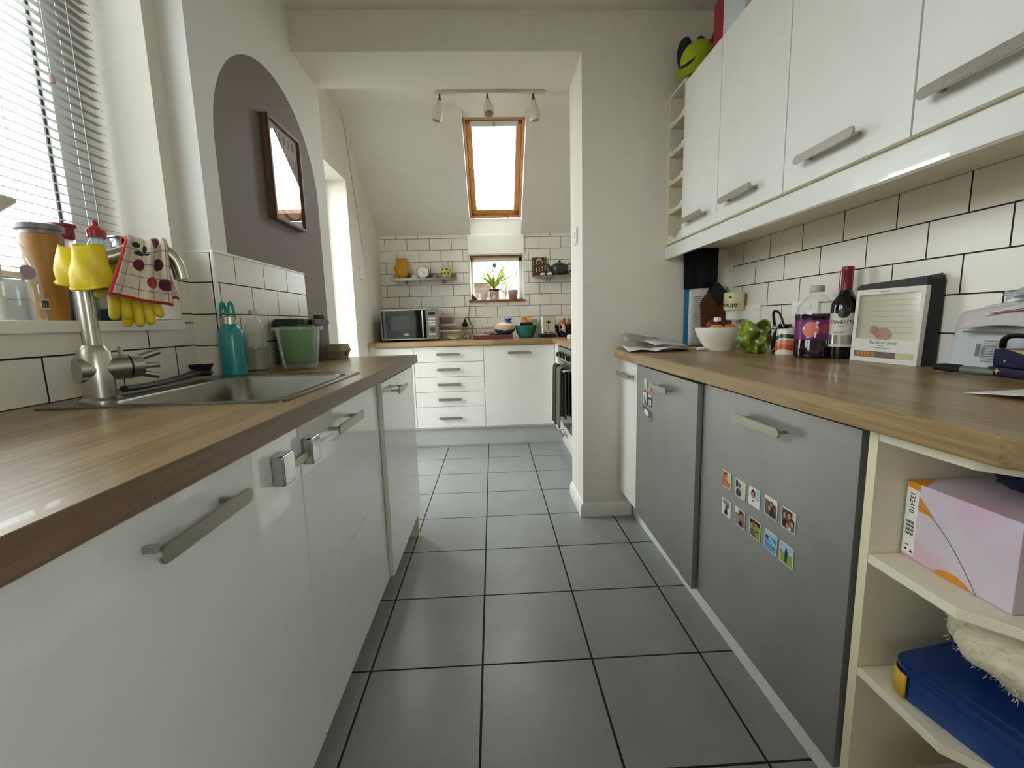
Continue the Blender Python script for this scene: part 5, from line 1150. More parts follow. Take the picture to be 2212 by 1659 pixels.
# ============================================================ RIGHT RUN
RX_ = .66
wcab = thing('base_cabinet', 'narrow white cabinet between the pillar and the steel fronts', 'kitchen cabinet', (.93, 2.12, .145))
MB().box(RX_ + .02, 1.20, 1.985, 2.252, .145, .872).build('carcass', CREAMB, wcab, smooth=0)
d = MB().box(RX_, RX_ + .018, 1.984, 2.250, .148, .851, bev=.0014).build('door', SATINW, wcab)
bar_handle(d, (RX_, 2.21, .788), (RX_, 2.01, .788), (-1, 0, 0))
def steel_front(name, label, y0, y1, x, hy, hz, rot=0.0):
    t = thing(name, label, 'fridge', (.93, (y0 + y1) / 2, .145), group='steel fronted appliances under the right worktop')
    MB().box(RX_ + .022, 1.20, y0 + .004, y1 - .004, .145, .868).build('casing', BLACKM, t, smooth=0)
    m = MB().box(x, x + .02, y0 + .001, y1 - .001, .1475, .8495, bev=.0012)
    if rot: m.xf(TR(x, y1, 0) @ RZ(-rot) @ TR(-x, -y1, 0))
    d = m.build('door', FRIDGE, t)
    bar_handle(d, (x - abs(rot) * (y1 - hy[1]), hy[1], hz), (x - abs(rot) * (y1 - hy[0]), hy[0], hz), (-1, 0, 0), post=.028, w=.022)
    return t
FR_ROT = math.radians(1.3)
steel_front('fridge', 'steel fronted appliance with travel magnets, door slightly ajar, beside the narrow white cabinet', 1.347, 1.980, .657, (1.535, 1.70), .795, FR_ROT)
steel_front('fridge', 'steel fronted appliance with ten photo magnets, beside the open shelves', .743, 1.343, .66, (.925, 1.125), .795)
tag(MB().box(.733, .748, .70, 2.243, 0, .139, bev=.001).build('plinth', WHITEPL), 'white plinth strip under the steel appliances on the right', 'plinth')
# worktop
m = MB(); m.prism([(x, y, WB) for x, y in ((.592, 2.13), (.640, 2.252), (1.202, 2.252), (1.202, .24), (.80, .24), (.592, .476))], (0, 0, WT - WB), bev=.002)
wr_ = m.build('worktop', WORKT, smooth=0, origin=O0); tag(wr_, 'oak worktop on the right above the steel appliances and open shelves', 'worktop')
# open end shelves
oe = thing('open_shelf_unit', 'cream open end shelf unit with angled shelves at right edge of photo', 'shelf unit', (.93, .52, 0))
MB().box(.656, 1.19, .704, .722, 0, .872).build('side_panel', CREAMB, oe, smooth=0)
MB().box(.6545, .656, .704, .722, 0, .872).build('panel_edging', CREAME, oe, smooth=0)
MB().box(1.185, 1.20, .25, .704, 0, .872).build('back_panel', CREAMB, oe, smooth=0)
for z in (.857, .634, .411, .150):
    m = MB(); m.prism([(x, y, z - .016) for x, y in ((.655, .7035), (1.185, .7035), (1.185, .25), (.915, .25), (.655, .553))], (0, 0, .016), bev=.001); m.build('shelf', CREAMB, oe, smooth=0)
# ---- things on the open shelves
cbx = thing('carton', 'white carton printed with pink tint and orange corner on the upper open shelf', 'box', (.83, .62, .634))
BXZ0, BXZ1 = .635, .770
bxb = MB().box(.712, .985, .532, .700, BXZ0, BXZ1, bev=.0015)
def cartonmat():
    m = bpy.data.materials.new('lilac_carton'); m.use_nodes = True; N = NT(m); tc = N.n('TexCoord'); nz = N.n('TexNoise', Scale=9.0, Detail=2.0); N.l(tc.outputs['Object'], nz.inputs['Vector'])
    rp = N.n('ValToRGB'); rp.color_ramp.elements[0].position = .42; rp.color_ramp.elements[0].color = lin('#cfc3cf'); rp.color_ramp.elements[1].position = .62; rp.color_ramp.elements[1].color = lin('#d3b2c4'); N.l(nz.outputs['Fac'], rp.inputs['Fac']); N.l(rp.outputs['Color'], N.b.inputs['Base Color']); N.b.inputs['Roughness'].default_value = .5; return m
bx = bxb.build('box', cartonmat(), cbx)
F = facing((.7118, .616, (BXZ0 + BXZ1) / 2), (0, -1, 0), (0, 0, 1))     # front face, x towards the camera
m = MB(); m.box(-.084, -.062, -.062, .058, 0, .0004); m.xf(F).build('label_strip', PAPER, bx, smooth=0)
ORP = mat('orange_print', '#d98a1c', .5)
m = MB().prism([(x, y, 0) for x, y in ((-.084, .0675), (-.084, .058), (-.062, .055), (-.062, .0675))], (0, 0, .0005)); m.xf(F).build('orange_corner', ORP, bx, smooth=0)
m = MB().prism([(x, y, 0) for x, y in ((-.061, .046), (-.061, .022), (-.034, .020))], (0, 0, .0005)); m.xf(F).build('orange_wedge', ORP, bx, smooth=0)
m = MB().prism([(x, y, 0) for x, y in [(-.028, -.0675)] + [(-.028 + .058 * t_ / 8, -.0675 + .012 * math.sin(PI * t_ / 8) ** .7) for t_ in range(1, 8)] + [(.030, -.0675)]], (0, 0, .0005)); m.xf(F).build('orange_curve', ORP, bx, smooth=0)
m = MB().prism([(.7118, .699, BXZ1 + .0001), (.76, .699, BXZ1 + .0001), (.7118, .668, BXZ1 + .0001)], (0, 0, .0003)); m.build('orange_top', ORP, bx, smooth=0)
m = MB()
for k in range(11): m.box(-.080, -.066, -.026 + k * .0024, -.026 + k * .0024 + (.0008 if k % 3 else .0017), .0004, .0008)
m.box(-.078, -.075, -.055, -.052, .0004, .0008).prism([(-.070, -.057, .0004), (-.064, -.057, .0004), (-.067, -.051, .0004)], (0, 0, .0004)).box(-.0785, -.072, -.046, -.0445, .0004, .0008)
m.xf(F).text('132410', .0125, F @ TR(-.073, .032, .0006) @ RZ(-PI / 2), .0002); m.build('label_print', INK, bx, smooth=0)
MB().tube([F @ Vector((-.062 + .100 * t_, .030 - .098 * t_ ** 1.6, .0003)) for t_ in [k / 14 for k in range(15)]], .0006, 5).build('printed_curve', GREYINK, bx, smooth=0)
nb = lump(MB(), (.86, .60, .803), .03, 3.0, 2.2, .95, .010, 4, flat=-.027).build('navy_fabric', mat('navy_cloth', '#0d1636', .9, bump=.4, bscale=80), smooth=60); tag(nb, 'dark navy fabric bundle lying on top of the white carton', 'fabric bundle')
# blue lunch box
lbx = thing('lunch_box', 'royal blue plastic box with yellow end clip on the middle open shelf', 'box', (.84, .53, .411))
m = MB(); LB = TR(.818, .572, .4115) @ RZ(math.radians(9)); pts = m.rrect(0, 0, .27, .225, .035, 8)
m.prism([(x * .98, y * .98, 0) for x, y in pts], (0, 0, .046), bev=.002); m.xf(LB); m.build('base', mat('royal_blue', '#173a7c', .35, coat=.2), lbx, smooth=40)
m = MB(); m.prism([(x, y, .0465) for x, y in pts], (0, 0, .016), bev=.005); m.prism([(x * .84, y * .82, .0625) for x, y in pts], (0, 0, .002)); m.xf(LB); m.build('lid', mat('royal_blue_lid', '#123274', .3, coat=.3), lbx, smooth=40)
m = MB(); outer = [(x, y) for x, y in MB().rrect(0, 0, .272, .2265, .036, 10)]
sel = [p for p in outer if p[0] < -.078 and p[1] > .03]
sel.sort(key=lambda p: math.atan2(p[1] - .0, p[0] + .09)); n_ = len(sel)
m.grid(lambda u, v: (lambda p: (p[0] * (1 + .006), p[1] * (1 + .006), .004 + .042 * v))(sel[min(n_ - 1, int(round(u * (n_ - 1))))]), n_ - 1, 1); m.xf(LB); m.build('end_clip', mat('clip_yellow', '#d2a528', .4), lbx, smooth=60, solid=.003)
# sheepskin
shp = lump(MB(), (.868, .542, .546), .055, 2.95, 2.6, 1.2, .012, 8, 56, 30, 5.0, flat=-.064)
random.seed(21)
vsl = [v for v in shp.bm.verts]
WOOL = mat('cream_fleece', '#d8ceb2', .95, bump=.5, bscale=60, var=.15, vscale=25)
fl = []
for k in range(5200):
    v = random.choice(vsl); q_ = v.co + Vector((random.uniform(-.007, .007), random.uniform(-.007, .007), random.uniform(-.004, .004)))
    c_ = Vector((.868, .542, .546)); n_ = (q_ - c_); n_ = Vector((n_.x / 9, n_.y / 7, n_.z / 1.3)).normalized(); fl.append((q_, n_))
for q_, n_ in fl:
    t_ = Vector((random.uniform(-1, 1), random.uniform(-1, 1), random.uniform(-1, .4))); s_ = n_.cross(t_).normalized() * .0009; e_ = q_ + n_ * random.uniform(.002, .005) + t_ * .005
    shp.poly([q_ - s_, q_ + s_, e_])
so = shp.build('sheepskin', WOOL, smooth=60); tag(so, 'cream fleecy sheepskin stuffed between the blue box and the shelf above', 'sheepskin')
# magazines
MGC = ['#b7a79a', '#9c8f84', '#8e8074', '#2b2529', '#c4bdb4', '#a79a88']
zz = .1505
LBM = ['grey magazine at the bottom of the pile on the lowest open shelf', 'tan magazine second from bottom of the shelf pile', 'white magazine in the middle of the shelf pile', 'black covered magazine in the shelf pile', 'brownish magazine under the top one of the shelf pile', 'beige magazine on top of the pile on the lowest open shelf']
for i in range(6):
    h_ = (.016, .022, .030, .012, .022, .024)[i]; mg = thing('magazine', LBM[i], 'magazine', (.85, .50, zz), group='magazines on the lowest open shelf')
    c_ = ['#8f9692', '#9b8d7c', '#c9cbc6', '#211c20', '#8d7d70', '#a5968a'][i]
    A = TR(.845 + .006 * math.sin(i * 3), .500, zz) @ RZ(math.radians(6 + 4 * math.sin(i * 2.1)))
    MB().box(-.135, .13, -.10, .135, .0012, h_ - .0014).xf(A).build('pages', mat('page_%d' % i, ['#aeb2ac', '#b3a697', '#d5d4cc', '#3a3438', '#9c8d80', '#b7a99c'][i], .9), mg, smooth=0)
    m = MB().box(-.137, .132, -.101, .137, 0, .0012).box(-.137, .132, -.101, .137, h_ - .0014, h_ - .0002); m.xf(A).build('cover', mat('cover_%d' % i, c_, .5), mg, smooth=0)
    zz += h_
# ---- photo magnets: picture boxes in local x (towards camera) and z
def P4(*a): return a
SKIN = mat('print_skin', '#b98667', .6); HAIR = mat('print_hair', '#2a1b16', .6); GRN = mat('print_grass', '#8aa637', .6); SKYB = mat('print_sky', '#9fc4d8', .6); SEA = mat('print_sea', '#3f8fc0', .6); WHT = mat('print_white', '#e7e4de', .6); BRN = mat('print_brown_bg', '#6d564b', .6); GRY = mat('print_grey', '#8d8c8a', .6); ORG = mat('print_orange', '#b8703a', .6); DKB = mat('print_navy', '#2c3654', .6); CRM = mat('print_cream_bg', '#cfcdae', .6); MID = mat('print_midbrown', '#8e6c5c', .6)
PM = [SKIN, HAIR, GRN, SKYB, SEA, WHT, BRN, GRY, ORG, DKB, CRM, MID]
IX = dict(s=0, h=1, g=2, k=3, e=4, w=5, b=6, y=7, o=8, n=9, c=10, m=11)
def magnet(label, yc, zc, bg, shapes, w_=.0475, h_=.049, border=True):
    t = thing('photo_magnet', label, 'photo magnet', (RX_ - .001, yc, zc - h_ / 2), group='photo magnets on the steel appliance')
    F = facing((RX_ - .0005, yc, zc), (0, -1, 0), (0, 0, 1))
    m = MB(); m.prism([(x, y, 0) for x, y in m.rrect(0, 0, w_, h_, .002)], (0, 0, .0016)); m.xf(F).build('backing', mat('magnet_white', '#eceae4', .4), t, smooth=0)
    m = MB(); a, b = w_ / 2 - .0022, h_ / 2 - .0022; m.mi = IX[bg]; m.poly([(-a, -b, .0018), (a, -b, .0018), (a, b, .0018), (-a, b, .0018)])
    zl = .0019
    for sh in shapes:
        k, c_, *q_ = sh; m.mi = IX[c_]
        if k == 'e': m.poly([(max(-a, min(a, (q_[0] + q_[2] * math.cos(2 * PI * i / 18)) * a)), max(-b, min(b, (q_[1] + q_[3] * math.sin(2 * PI * i / 18)) * b)), zl) for i in range(18)])
        else: m.poly([(x * a, y * b, zl) for x, y in q_])
        zl += .00006
    m.xf(F).build('picture', PM, t, smooth=0)
R_ = lambda x0, y0, x1, y1: ((x0, y0), (x1, y0), (x1, y1), (x0, y1))
magnet('photo magnet of a small child in warm orange light, left end of top row', 1.186, .5935, 'o', [('p', 'c', *R_(.2, -.2, 1, 1)), ('e', 'h', -.1, .55, .38, .4), ('e', 's', -.05, .35, .3, .4), ('e', 'o', 0, -.5, .55, .6), ('p', 's', (-.6, -1), (.4, -1), (.2, -.4), (-.4, -.3))])
magnet('photo magnet of a person in blue on pale green, second in top row', 1.114, .593, 'c', [('e', 'h', -.75, .5, .3, .5), ('e', 's', -.2, .25, .22, .3), ('e', 'h', -.15, .45, .25, .18), ('e', 'n', -.35, -.6, .55, .55), ('p', 'g', (-.1, .15), (1, .0), (1, .06), (-.1, .2))])
magnet('photo magnet of a dark haired person in white by blue water, third in top row', 1.050, .596, 'w', [('p', 'k', *R_(.25, -.2, 1, 1)), ('e', 'h', -.2, .35, .42, .55), ('e', 's', -.25, .2, .25, .35), ('e', 'w', -.1, -.7, .7, .5), ('e', 'm', -.1, -.45, .25, .12)])
magnet('photo magnet of two people cuddling in brown light, fourth in top row', .982, .5985, 'b', [('p', 'w', (-1, .75), (1, .45), (1, 1), (-1, 1)), ('e', 'h', .1, .2, .4, .55), ('e', 's', .05, .35, .2, .25), ('e', 's', -.2, -.15, .25, .3), ('e', 'h', .3, -.7, .5, .5)])
magnet('photo magnet of a crowd of faces, right end of top row', .918, .5965, 'b', [('p', 'c', *R_(.6, .1, 1, 1)), ('e', 'h', -.6, .35, .35, .5), ('e', 's', -.6, .3, .24, .32), ('e', 'h', .1, .65, .35, .3), ('e', 's', .1, .45, .26, .3), ('e', 'h', -.4, -.5, .5, .4), ('e', 'h', .6, .0, .35, .35), ('e', 's', .6, -.25, .24, .28), ('e', 's', -.1, -.6, .2, .26), ('e', 'w', .3, -.8, .25, .15)])
magnet('black and white photo magnet of a figure, left end of lower row', 1.180, .511, 'w', [('e', 'y', 0, .7, .9, .4), ('e', 'h', .1, .1, .26, .35), ('p', 'h', (-.5, -.9), (.5, -.9), (.3, 0), (-.1, .1)), ('e', 'y', .6, .4, .3, .3)])
magnet('photo magnet of two people embracing with grey background, second in lower row', 1.110, .513, 'm', [('p', 'w', (-1, .4), (-.2, .5), (-.4, 1), (-1, 1)), ('e', 'h', .2, .6, .35, .35), ('e', 's', .3, .25, .25, .35), ('e', 'y', -.5, -.3, .5, .6), ('e', 'h', .3, -.7, .4, .4)])
magnet('photo magnet of people on bright green grass, third in lower row', 1.041, .5145, 'g', [('p', 'h', *R_(-1, .5, 1, 1)), ('e', 'm', -.2, .1, .3, .7), ('e', 's', .3, .4, .3, .3), ('p', 'h', (.0, -.4), (.9, -.1), (.5, .0)), ('p', 'b', (-1, -1), (.3, -1), (.0, -.1), (-.8, -.2))])
magnet('photo magnet of a swimmer in bright blue sea, fourth in lower row', .976, .5135, 'e', [('p', 'k', *R_(-1, .55, 1, 1)), ('p', 'w', (-.3, .3), (1, -.3), (1, -.1), (-.1, .45)), ('e', 'n', -.6, .3, .22, .25), ('e', 's', -.65, .05, .25, .15), ('p', 'w', (-.6, -.2), (.4, -.3), (.4, -.22), (-.6, -.1)), ('p', 'k', (-1, -.7), (1, -.8), (1, -.72), (-1, -.6))])
magnet('photo magnet of a person standing in a green field, right end of lower row', .918, .512, 'g', [('p', 'k', *R_(-1, .1, 1, 1)), ('p', 'n', (-1, .1), (-.5, .1), (-1, .3)), ('p', 'b', (.4, .1), (1, .1), (1, .2)), ('e', 'h', .0, .55, .13, .18), ('p', 'n', (-.2, -.6), (.2, -.6), (.25, .4), (-.2, .4)), ('p', 'h', (-.15, -.85), (.15, -.85), (.15, -.5), (-.15, -.5))])
# travel magnets on the far door
def fxd(y): return .657 - math.sin(FR_ROT) * (1.98 - y)
def tmag(label, y0, y1, z0, z1, outline, col, extra=(), mats=()):
    yc, zc = (y0 + y1) / 2, (z0 + z1) / 2; t = thing('souvenir_magnet', label, 'magnet', (fxd(yc), yc, z0), group='souvenir magnets on the steel appliance')
    F = facing((fxd(yc) - .0006, yc, zc), (math.sin(FR_ROT), -math.cos(FR_ROT), 0), (0, 0, 1)); a, b = (y1 - y0) / 2, (z1 - z0) / 2
    m = MB(); m.prism([(x * a, y * b, 0) for x, y in outline], (0, 0, .003), bev=.0006); m.xf(F); bk_ = m.build('plate', col, t)
    if extra:
        m = MB()
        for mi, pts in extra: m.mi = mi; m.prism([(x * a, y * b, .003) for x, y in pts], (0, 0, .0005))
        m.xf(F).build('print', list(mats), bk_, smooth=0)
SQ = ((-1, -1), (1, -1), (1, 1), (-1, 1))
tmag('pale green jumper shaped magnet, highest on the far steel door', 1.828, 1.868, .757, .804, ((-1, .9), (-.3, 1), (1, .9), (1, .2), (.75, .1), (.8, -1), (-.75, -1), (-.8, .1), (-1, .3)), mat('mint', '#b9d3b4', .4), [(0, R_(-.1, -1, .1, -.2))], [mat('mint_dark', '#8fae8c', .5)])
tmag('pink bottle shaped magnet just below the green one', 1.768, 1.808, .735, .788, ((-.9, -1), (.9, -1), (.9, -.2), (.3, .2), (.5, .7), (.1, 1), (-.5, .9), (-.8, .4)), mat('blush', '#d49a9e', .4), [(0, R_(-.5, -.6, .5, -.1))], [mat('blush_dark', '#a9656c', .5)])
tmag('square dark photo strip magnet in the middle of the far steel door', 1.768, 1.868, .690, .745, SQ, mat('strip_dark', '#37262b', .4), [(0, R_(-.95, -.9, -.25, .92)), (1, ((-.8, -.9), (-.3, -.9), (-.5, .2), (-.7, .8), (-.85, .2)))] + [(0, R_(.25, y, .8, y + .2)) for y in (-.75, -.45, -.15, .45)], [WHT, HAIR])
tmag('white and purple torn edge magnet, lowest on the far steel door', 1.762, 1.875, .640, .680, ((-1, 1), (-.6, .8), (.2, .5), (1, .2), (1, -1.2), (.85, -1.6), (.8, -.7), (.3, -1), (-.5, -.7), (-.8, .2)), mat('mauve_plate', '#55506e', .4), [(0, ((-.6, .6), (.25, .3), (.25, -.8), (-.6, -.5)))], [WHT])
# ============================================================ RIGHT WORKTOP THINGS
# bowl of fruit
fb = thing('fruit_bowl', 'large white ceramic bowl of fruit on the right worktop', 'bowl', (1.0, 1.90, WT))
MB().lathe([(0, 0), (.058, 0), (.060, .003), (.062, .010), (.085, .045), (.103, .085), (.1045, .101), (.101, .101), (.098, .085), (.080, .048), (.05, .018), (0, .015)], (1.0, 1.905, WT), 48).build('bowl', mat('white_glaze', '#ece7da', .25), fb)
for x, y, z, s_, c_, nm, lb in ((.965, 1.87, .082, .036, '#c9a54a', 'apple', 'yellow green apple at front of the white bowl'), (1.02, 1.865, .078, .040, '#c8783c', 'orange', 'orange at front right of the white bowl'), (1.0, 1.94, .080, .040, '#b5632f', 'orange', 'orange at the back of the white bowl'), (.955, 1.945, .074, .036, '#7d1d1f', 'apple', 'dark red apple at back left of the white bowl')):
    o = thing(nm, lb, 'fruit', (x, y, WT + z - s_ * .9), group='fruit in the white bowl')
    MB().lathe([(0, -s_ * .86), (s_ * .3, -s_ * .92), (s_ * .8, -s_ * .6), (s_, 0), (s_ * .85, s_ * .55), (s_ * .4, s_ * .86), (s_ * .1, s_ * .78), (0, s_ * .74)], (x, y, WT + z), 28).build('flesh', mat('skin_' + c_[1:], c_, .35, var=.12, vscale=20), o)
    MB().tube([(x, y, WT + z + s_ * .72), (x + .003, y, WT + z + s_ * 1.05)], .0014, 6).build('stem', BARK, o)
cn = thing('candle_shape', 'red net pouch with a white round cap nestled in the fruit bowl', 'pouch', (.985, 1.915, WT + .1))
lump(MB(), (.985, 1.915, WT + .108), .034, 1.2, 1, .85, .004, 6).build('pouch', mat('dark_red_net', '#6e1016', .6), cn, smooth=60)
MB().lathe([(0, .028), (.013, .028), (.0145, .032), (.0145, .042), (.012, .046), (0, .046)], (.962, 1.86, WT + .098), 24).build('cap', WHITEPL, cn)
# dark wood board leaning with black leather tip
bdp = thing('serving_board', 'brown wooden serving board with black pointed top leaning by the wall corner', 'serving board', (1.15, 2.17, WT))
out = [(-.092, 0), (.092, 0), (.080, .215), (.064, .245), (.010, .315), (-.010, .315), (-.075, .240), (-.088, .215)]
BB = facing((1.135, 2.165, WT + .0005), (1, .05, 0), (0, .18, 1))
m = MB(); m.prism([(x, y, -.009) for x, y in out], (0, 0, .018), bev=.003); m.xf(BB).build('board', woodmat('dark_board', '#6d4126', '#47260f', 'Z', (.6, .3), .45, grain=50), bdp)
m = MB(); m.prism([(x, y, -.0105) for x, y in ((.012, .317), (-.012, .317), (-.046, .277), (.002, .195), (.054, .262))], (0, 0, .021), bev=.001); m.lathe([(0, 0), (.004, 0), (.004, .001), (0, .001)], (0, .268, .0105), 14).xf(BB).build('leather_tip', mat('black_leather', '#0b0b0e', .45), bdp)
# hanging black cloth, blue board and paper sheets against the pillar
hb = thing('apron', 'black cloth hanging on the pillar wall below the wine rack', 'apron', (1.06, 2.245, 1.2))
m = MB().grid(lambda u, v: (.970 + .178 * u + .006 * (1 - v) * (1 if u < .5 else -.2), 2.246 - .010 * abs(math.sin(u * 7 + .4)) - .004, 1.198 + .21 * v + .012 * u * (1 - v)), 30, 8); m.build('cloth', mat('black_cotton', '#08090e', .95), hb, smooth=60, solid=.004)
bl = thing('blue_board', 'thin bright blue board standing behind papers against the pillar wall', 'board', (1.06, 2.24, WT))
MB().box(.985, 1.10, 2.2465, 2.2520, WT + .001, 1.215, bev=.001).build('sheet', mat('bright_blue', '#1f7fb4', .4), bl)
pp = thing('paper_list', 'white typed sheet standing behind the brown serving board', 'paper', (1.06, 2.235, WT))
sh = MB().grid(lambda u, v: (1.007 + .115 * u, 2.242 - .004 * math.sin(u * 3), WT + .003 + .288 * v), 6, 6).build('sheet', PAPER, pp, smooth=60, solid=.0008)
m = MB()
for k in range(24): m.box(1.030, 1.030 + random.uniform(.02, .05), 2.2355, 2.2360, WT + .03 + k * .0095, WT + .0328 + k * .0095)
m.build('typed_lines', GREYINK, sh, smooth=0)
# plug-in wax warmer on a socket
t, M_ = switchplate('power_socket', 'white double socket behind the bowl holding the cream wax warmer', (WXR - .0085, 2.01, 1.065), (0, -1, 0), (0, 0, 1), .146, .086, cat='socket')
for x in (.035, .055): MB().box(x - .005, x + .005, .014, .026, .0085, .013, bev=.002).xf(M_).build('rocker', WHITEPL, t)
t, M_ = switchplate('power_socket', 'white double socket behind the purple drink bottle', (WXR - .0085, 1.655, 1.065), (0, -1, 0), (0, 0, 1), .146, .086, cat='socket')
for x in (-.035, .035): MB().box(x - .005, x + .005, .014, .026, .0085, .013, bev=.002).xf(M_).build('rocker', WHITEPL, t)
ww = thing('wax_warmer', 'cream ceramic plug-in wax warmer lettered in black script on the socket', 'wax warmer', (1.155, 2.075, 1.04))
MB().lathe([(0, 0), (.040, 0), (.044, .004), (.046, .08), (.043, .085), (.040, .082), (.038, .076), (0, .074)], (1.150, 2.075, 1.084), 36).build('cup', mat('cream_ceramic', '#ddd3a6', .3), ww)
MB().lathe([(0, 0), (.030, 0), (.034, .006), (.034, .036), (.036, .0445), (0, .0445)], (1.150, 2.075, 1.039), 30).build('base', WHITEPL, ww)
MB().box(1.160, 1.2015, 2.05, 2.10, 1.042, 1.092, bev=.004).build('plug', WHITEPL, ww)
m = MB(); n_ = Vector((-.75, -.66, 0)).normalized(); m.text('happy', .030, facing(Vector((1.150, 2.075, 1.112)) + n_ * .0462, (-n_.y, n_.x, 0) if False else (n_.y * -1, n_.x, 0), (0, 0, 1)), .0004)
m.build('lettering', INK, ww, smooth=0)
m = MB(); m.box(-.006, .006, -.004, .004, 0, .0006).xf(facing(Vector((1.150, 2.075, 1.145)) + n_ * .0462, (-n_.y, n_.x, 0), (0, 0, 1))).build('bird_mark', INK, ww, smooth=0)
# green foil bag
gbm = mat('green_foil', '#76892a', .22, var=.85, vscale=18)
gb_ = thing('crisp_bag', 'crumpled green foil bag beside the white bowl', 'bag', (1.03, 1.70, WT))
m = MB(); random.seed(5)
def bagfn(u, v):
    a = 2 * PI * u; z = v * .112; r = .030 + .030 * math.sin(min(1, v * 1.35) * PI * .62) - .010 * v; n_ = noise.noise(Vector((math.cos(a) * 2.2, math.sin(a) * 2.2, v * 3.2))) * .022 + noise.noise(Vector((math.cos(a) * 5, math.sin(a) * 5, v * 7))) * .009
    return (1.035 + (r * 1.05 + n_) * math.cos(a), 1.705 + (r * .95 + n_) * math.sin(a), WT + .001 + max(0, z + (.020 * math.sin(a * 2 + 1) * v)))
m.grid(bagfn, 40, 16, closeu=True); m.poly([bagfn(k / 40, 0) for k in range(40)]); m.build('bag', gbm, gb_, smooth=25, solid=.0008)
# black wrapped thing behind the mug
bb_ = thing('carrier_bag', 'black glossy carrier bag with handle loops behind the striped mug', 'bag', (1.15, 1.68, WT))
m = MB()
def bfn(u, v):
    a = 2 * PI * u; r = .040 + .014 * math.sin(PI * v); n_ = noise.noise(Vector((math.cos(a) * 2, math.sin(a) * 2, v * 3 + 7))) * .014
    return (1.150 + (r * .75 + n_ * .5) * math.cos(a) * (1 - .55 * v), 1.70 + (r * 1.15 + n_) * math.sin(a) * (1 - .25 * v), WT + .001 + .110 * v)
m.grid(bfn, 32, 12, closeu=True); m.poly([bfn(k / 32, 0) for k in range(32)]); m.poly([bfn(k / 32, 1) for k in range(32)]); m.build('bag', mat('black_film', '#0a0810', .18), bb_, smooth=40)
MB().tube(smoothpath([(1.125, 1.72, WT + .10), (1.120, 1.725, WT + .15), (1.118, 1.71, WT + .164), (1.122, 1.69, WT + .15), (1.13, 1.67, WT + .10)]), .0035, 8, flat=1.8).build('handle_loop', mat('black_film', '', 0), bb_)
rb = thing('elastic_loop', 'pale elastic loop standing between the green bag and striped mug', 'loop', (1.05, 1.65, WT)); MB().tube(smoothpath([(1.063, 1.645, WT + .012), (1.048, 1.65, WT + .03), (1.050, 1.655, WT + .075), (1.072, 1.65, WT + .105), (1.086, 1.64, WT + .098), (1.083, 1.64, WT + .06), (1.076, 1.64, WT + .02), (1.063, 1.645, WT + .012)]), .0020, 6).build('band', mat('pale_elastic', '#b7a77e', .7), rb)
# striped mug
mgx, mgy = 1.098, 1.600
sm = thing('striped_mug', 'cream mug with orange wave stripes beside the purple bottle', 'mug', (mgx, mgy, WT))
def mugmat():
    m = bpy.data.materials.new('wave_stripes'); m.use_nodes = True; N = NT(m); tc = N.n('TexCoord'); sp = N.n('SeparateXYZ'); N.l(tc.outputs['Object'], sp.inputs[0])
    sn = N.n('Math', operation='MULTIPLY'); N.l(sp.outputs[1], sn.inputs[0]); sn.inputs[1].default_value = 75.0; s2 = N.n('Math', operation='SINE'); N.l(sn.outputs[0], s2.inputs[0])
    ad = N.n('Math', operation='MULTIPLY_ADD'); N.l(s2.outputs[0], ad.inputs[0]); ad.inputs[1].default_value = .006; N.l(sp.outputs[2], ad.inputs[2])
    mr = N.n('MapRange'); N.l(ad.outputs[0], mr.inputs[0]); mr.inputs[1].default_value = 0; mr.inputs[2].default_value = .095
    rp = N.n('ValToRGB'); rp.color_ramp.interpolation = 'CONSTANT'; e = rp.color_ramp.elements; e[0].position = 0; e[0].color = lin('#e2d6bf'); e[1].position = .16; e[1].color = lin('#c2512f')
    for p_, c_ in ((.36, '#d77a58'), (.54, '#e2d6bf'), (.60, '#1f3a33'), (.76, '#e8dfcb')): x = e.new(p_); x.color = lin(c_)
    N.l(mr.outputs[0], rp.inputs['Fac']); N.l(rp.outputs['Color'], N.b.inputs['Base Color']); N.b.inputs['Roughness'].default_value = .3; return m
MB().lathe([(0, 0), (.038, 0), (.040, .003), (.0365, .088), (.0345, .095), (.0325, .092), (.036, .008), (0, .006)], (0, 0, 0), 36).build('body', mugmat(), sm, world=False)
MB().tube(smoothpath([(.012, -.036, .075), (.018, -.062, .068), (.02, -.066, .040), (.014, -.038, .02)]), .0055, 10).build('handle', mat('white_ceramic', '', 0), sm, world=False)
# squash bottle
SQX, SQY = 1.108, 1.478
sq = thing('squash_bottle', 'large clear bottle of purple fruit squash with magenta label', 'bottle', (SQX, SQY, WT))
MB().lathe([(.059, .1485), (.0588, .150), (.050, .178), (.034, .200), (.019, .212), (.019, .220), (.022, .222), (.022, .225), (0, .225)], (SQX, SQY, WT), 40).build('body', glassy('bottle_clear', (.985, .985, .985), 1.0, .03, haze=.015), sq)
MB().lathe([(0, 0), (.054, 0), (.060, .006), (.060, .055), (.058, .06), (.058, .130), (.060, .136), (.059, .148), (0, .148)], (SQX, SQY, WT), 40).build('squash', mat('purple_squash', '#1c0512', .08, spec=.6), sq)
MB().lathe([(0, .222), (.021, .222), (.022, .226), (.022, .241), (.019, .243), (0, .243)], (SQX, SQY, WT), 30).build('cap', mat('cap_grey_clear', '#b9b6ae', .4), sq)
lbq = MB().lathe([(.0588, .062), (.0588, .128)], (SQX, SQY, WT), 48).build('label', mat('magenta_label', '#6d1c63', .35), sq)
m = MB(); a0 = math.atan2(-SQY + .45, -SQX + .25)
def onlab(da, z, r=.0592): a = a0 + da; return Vector((SQX + r * math.cos(a), SQY + r * math.sin(a), WT + z))
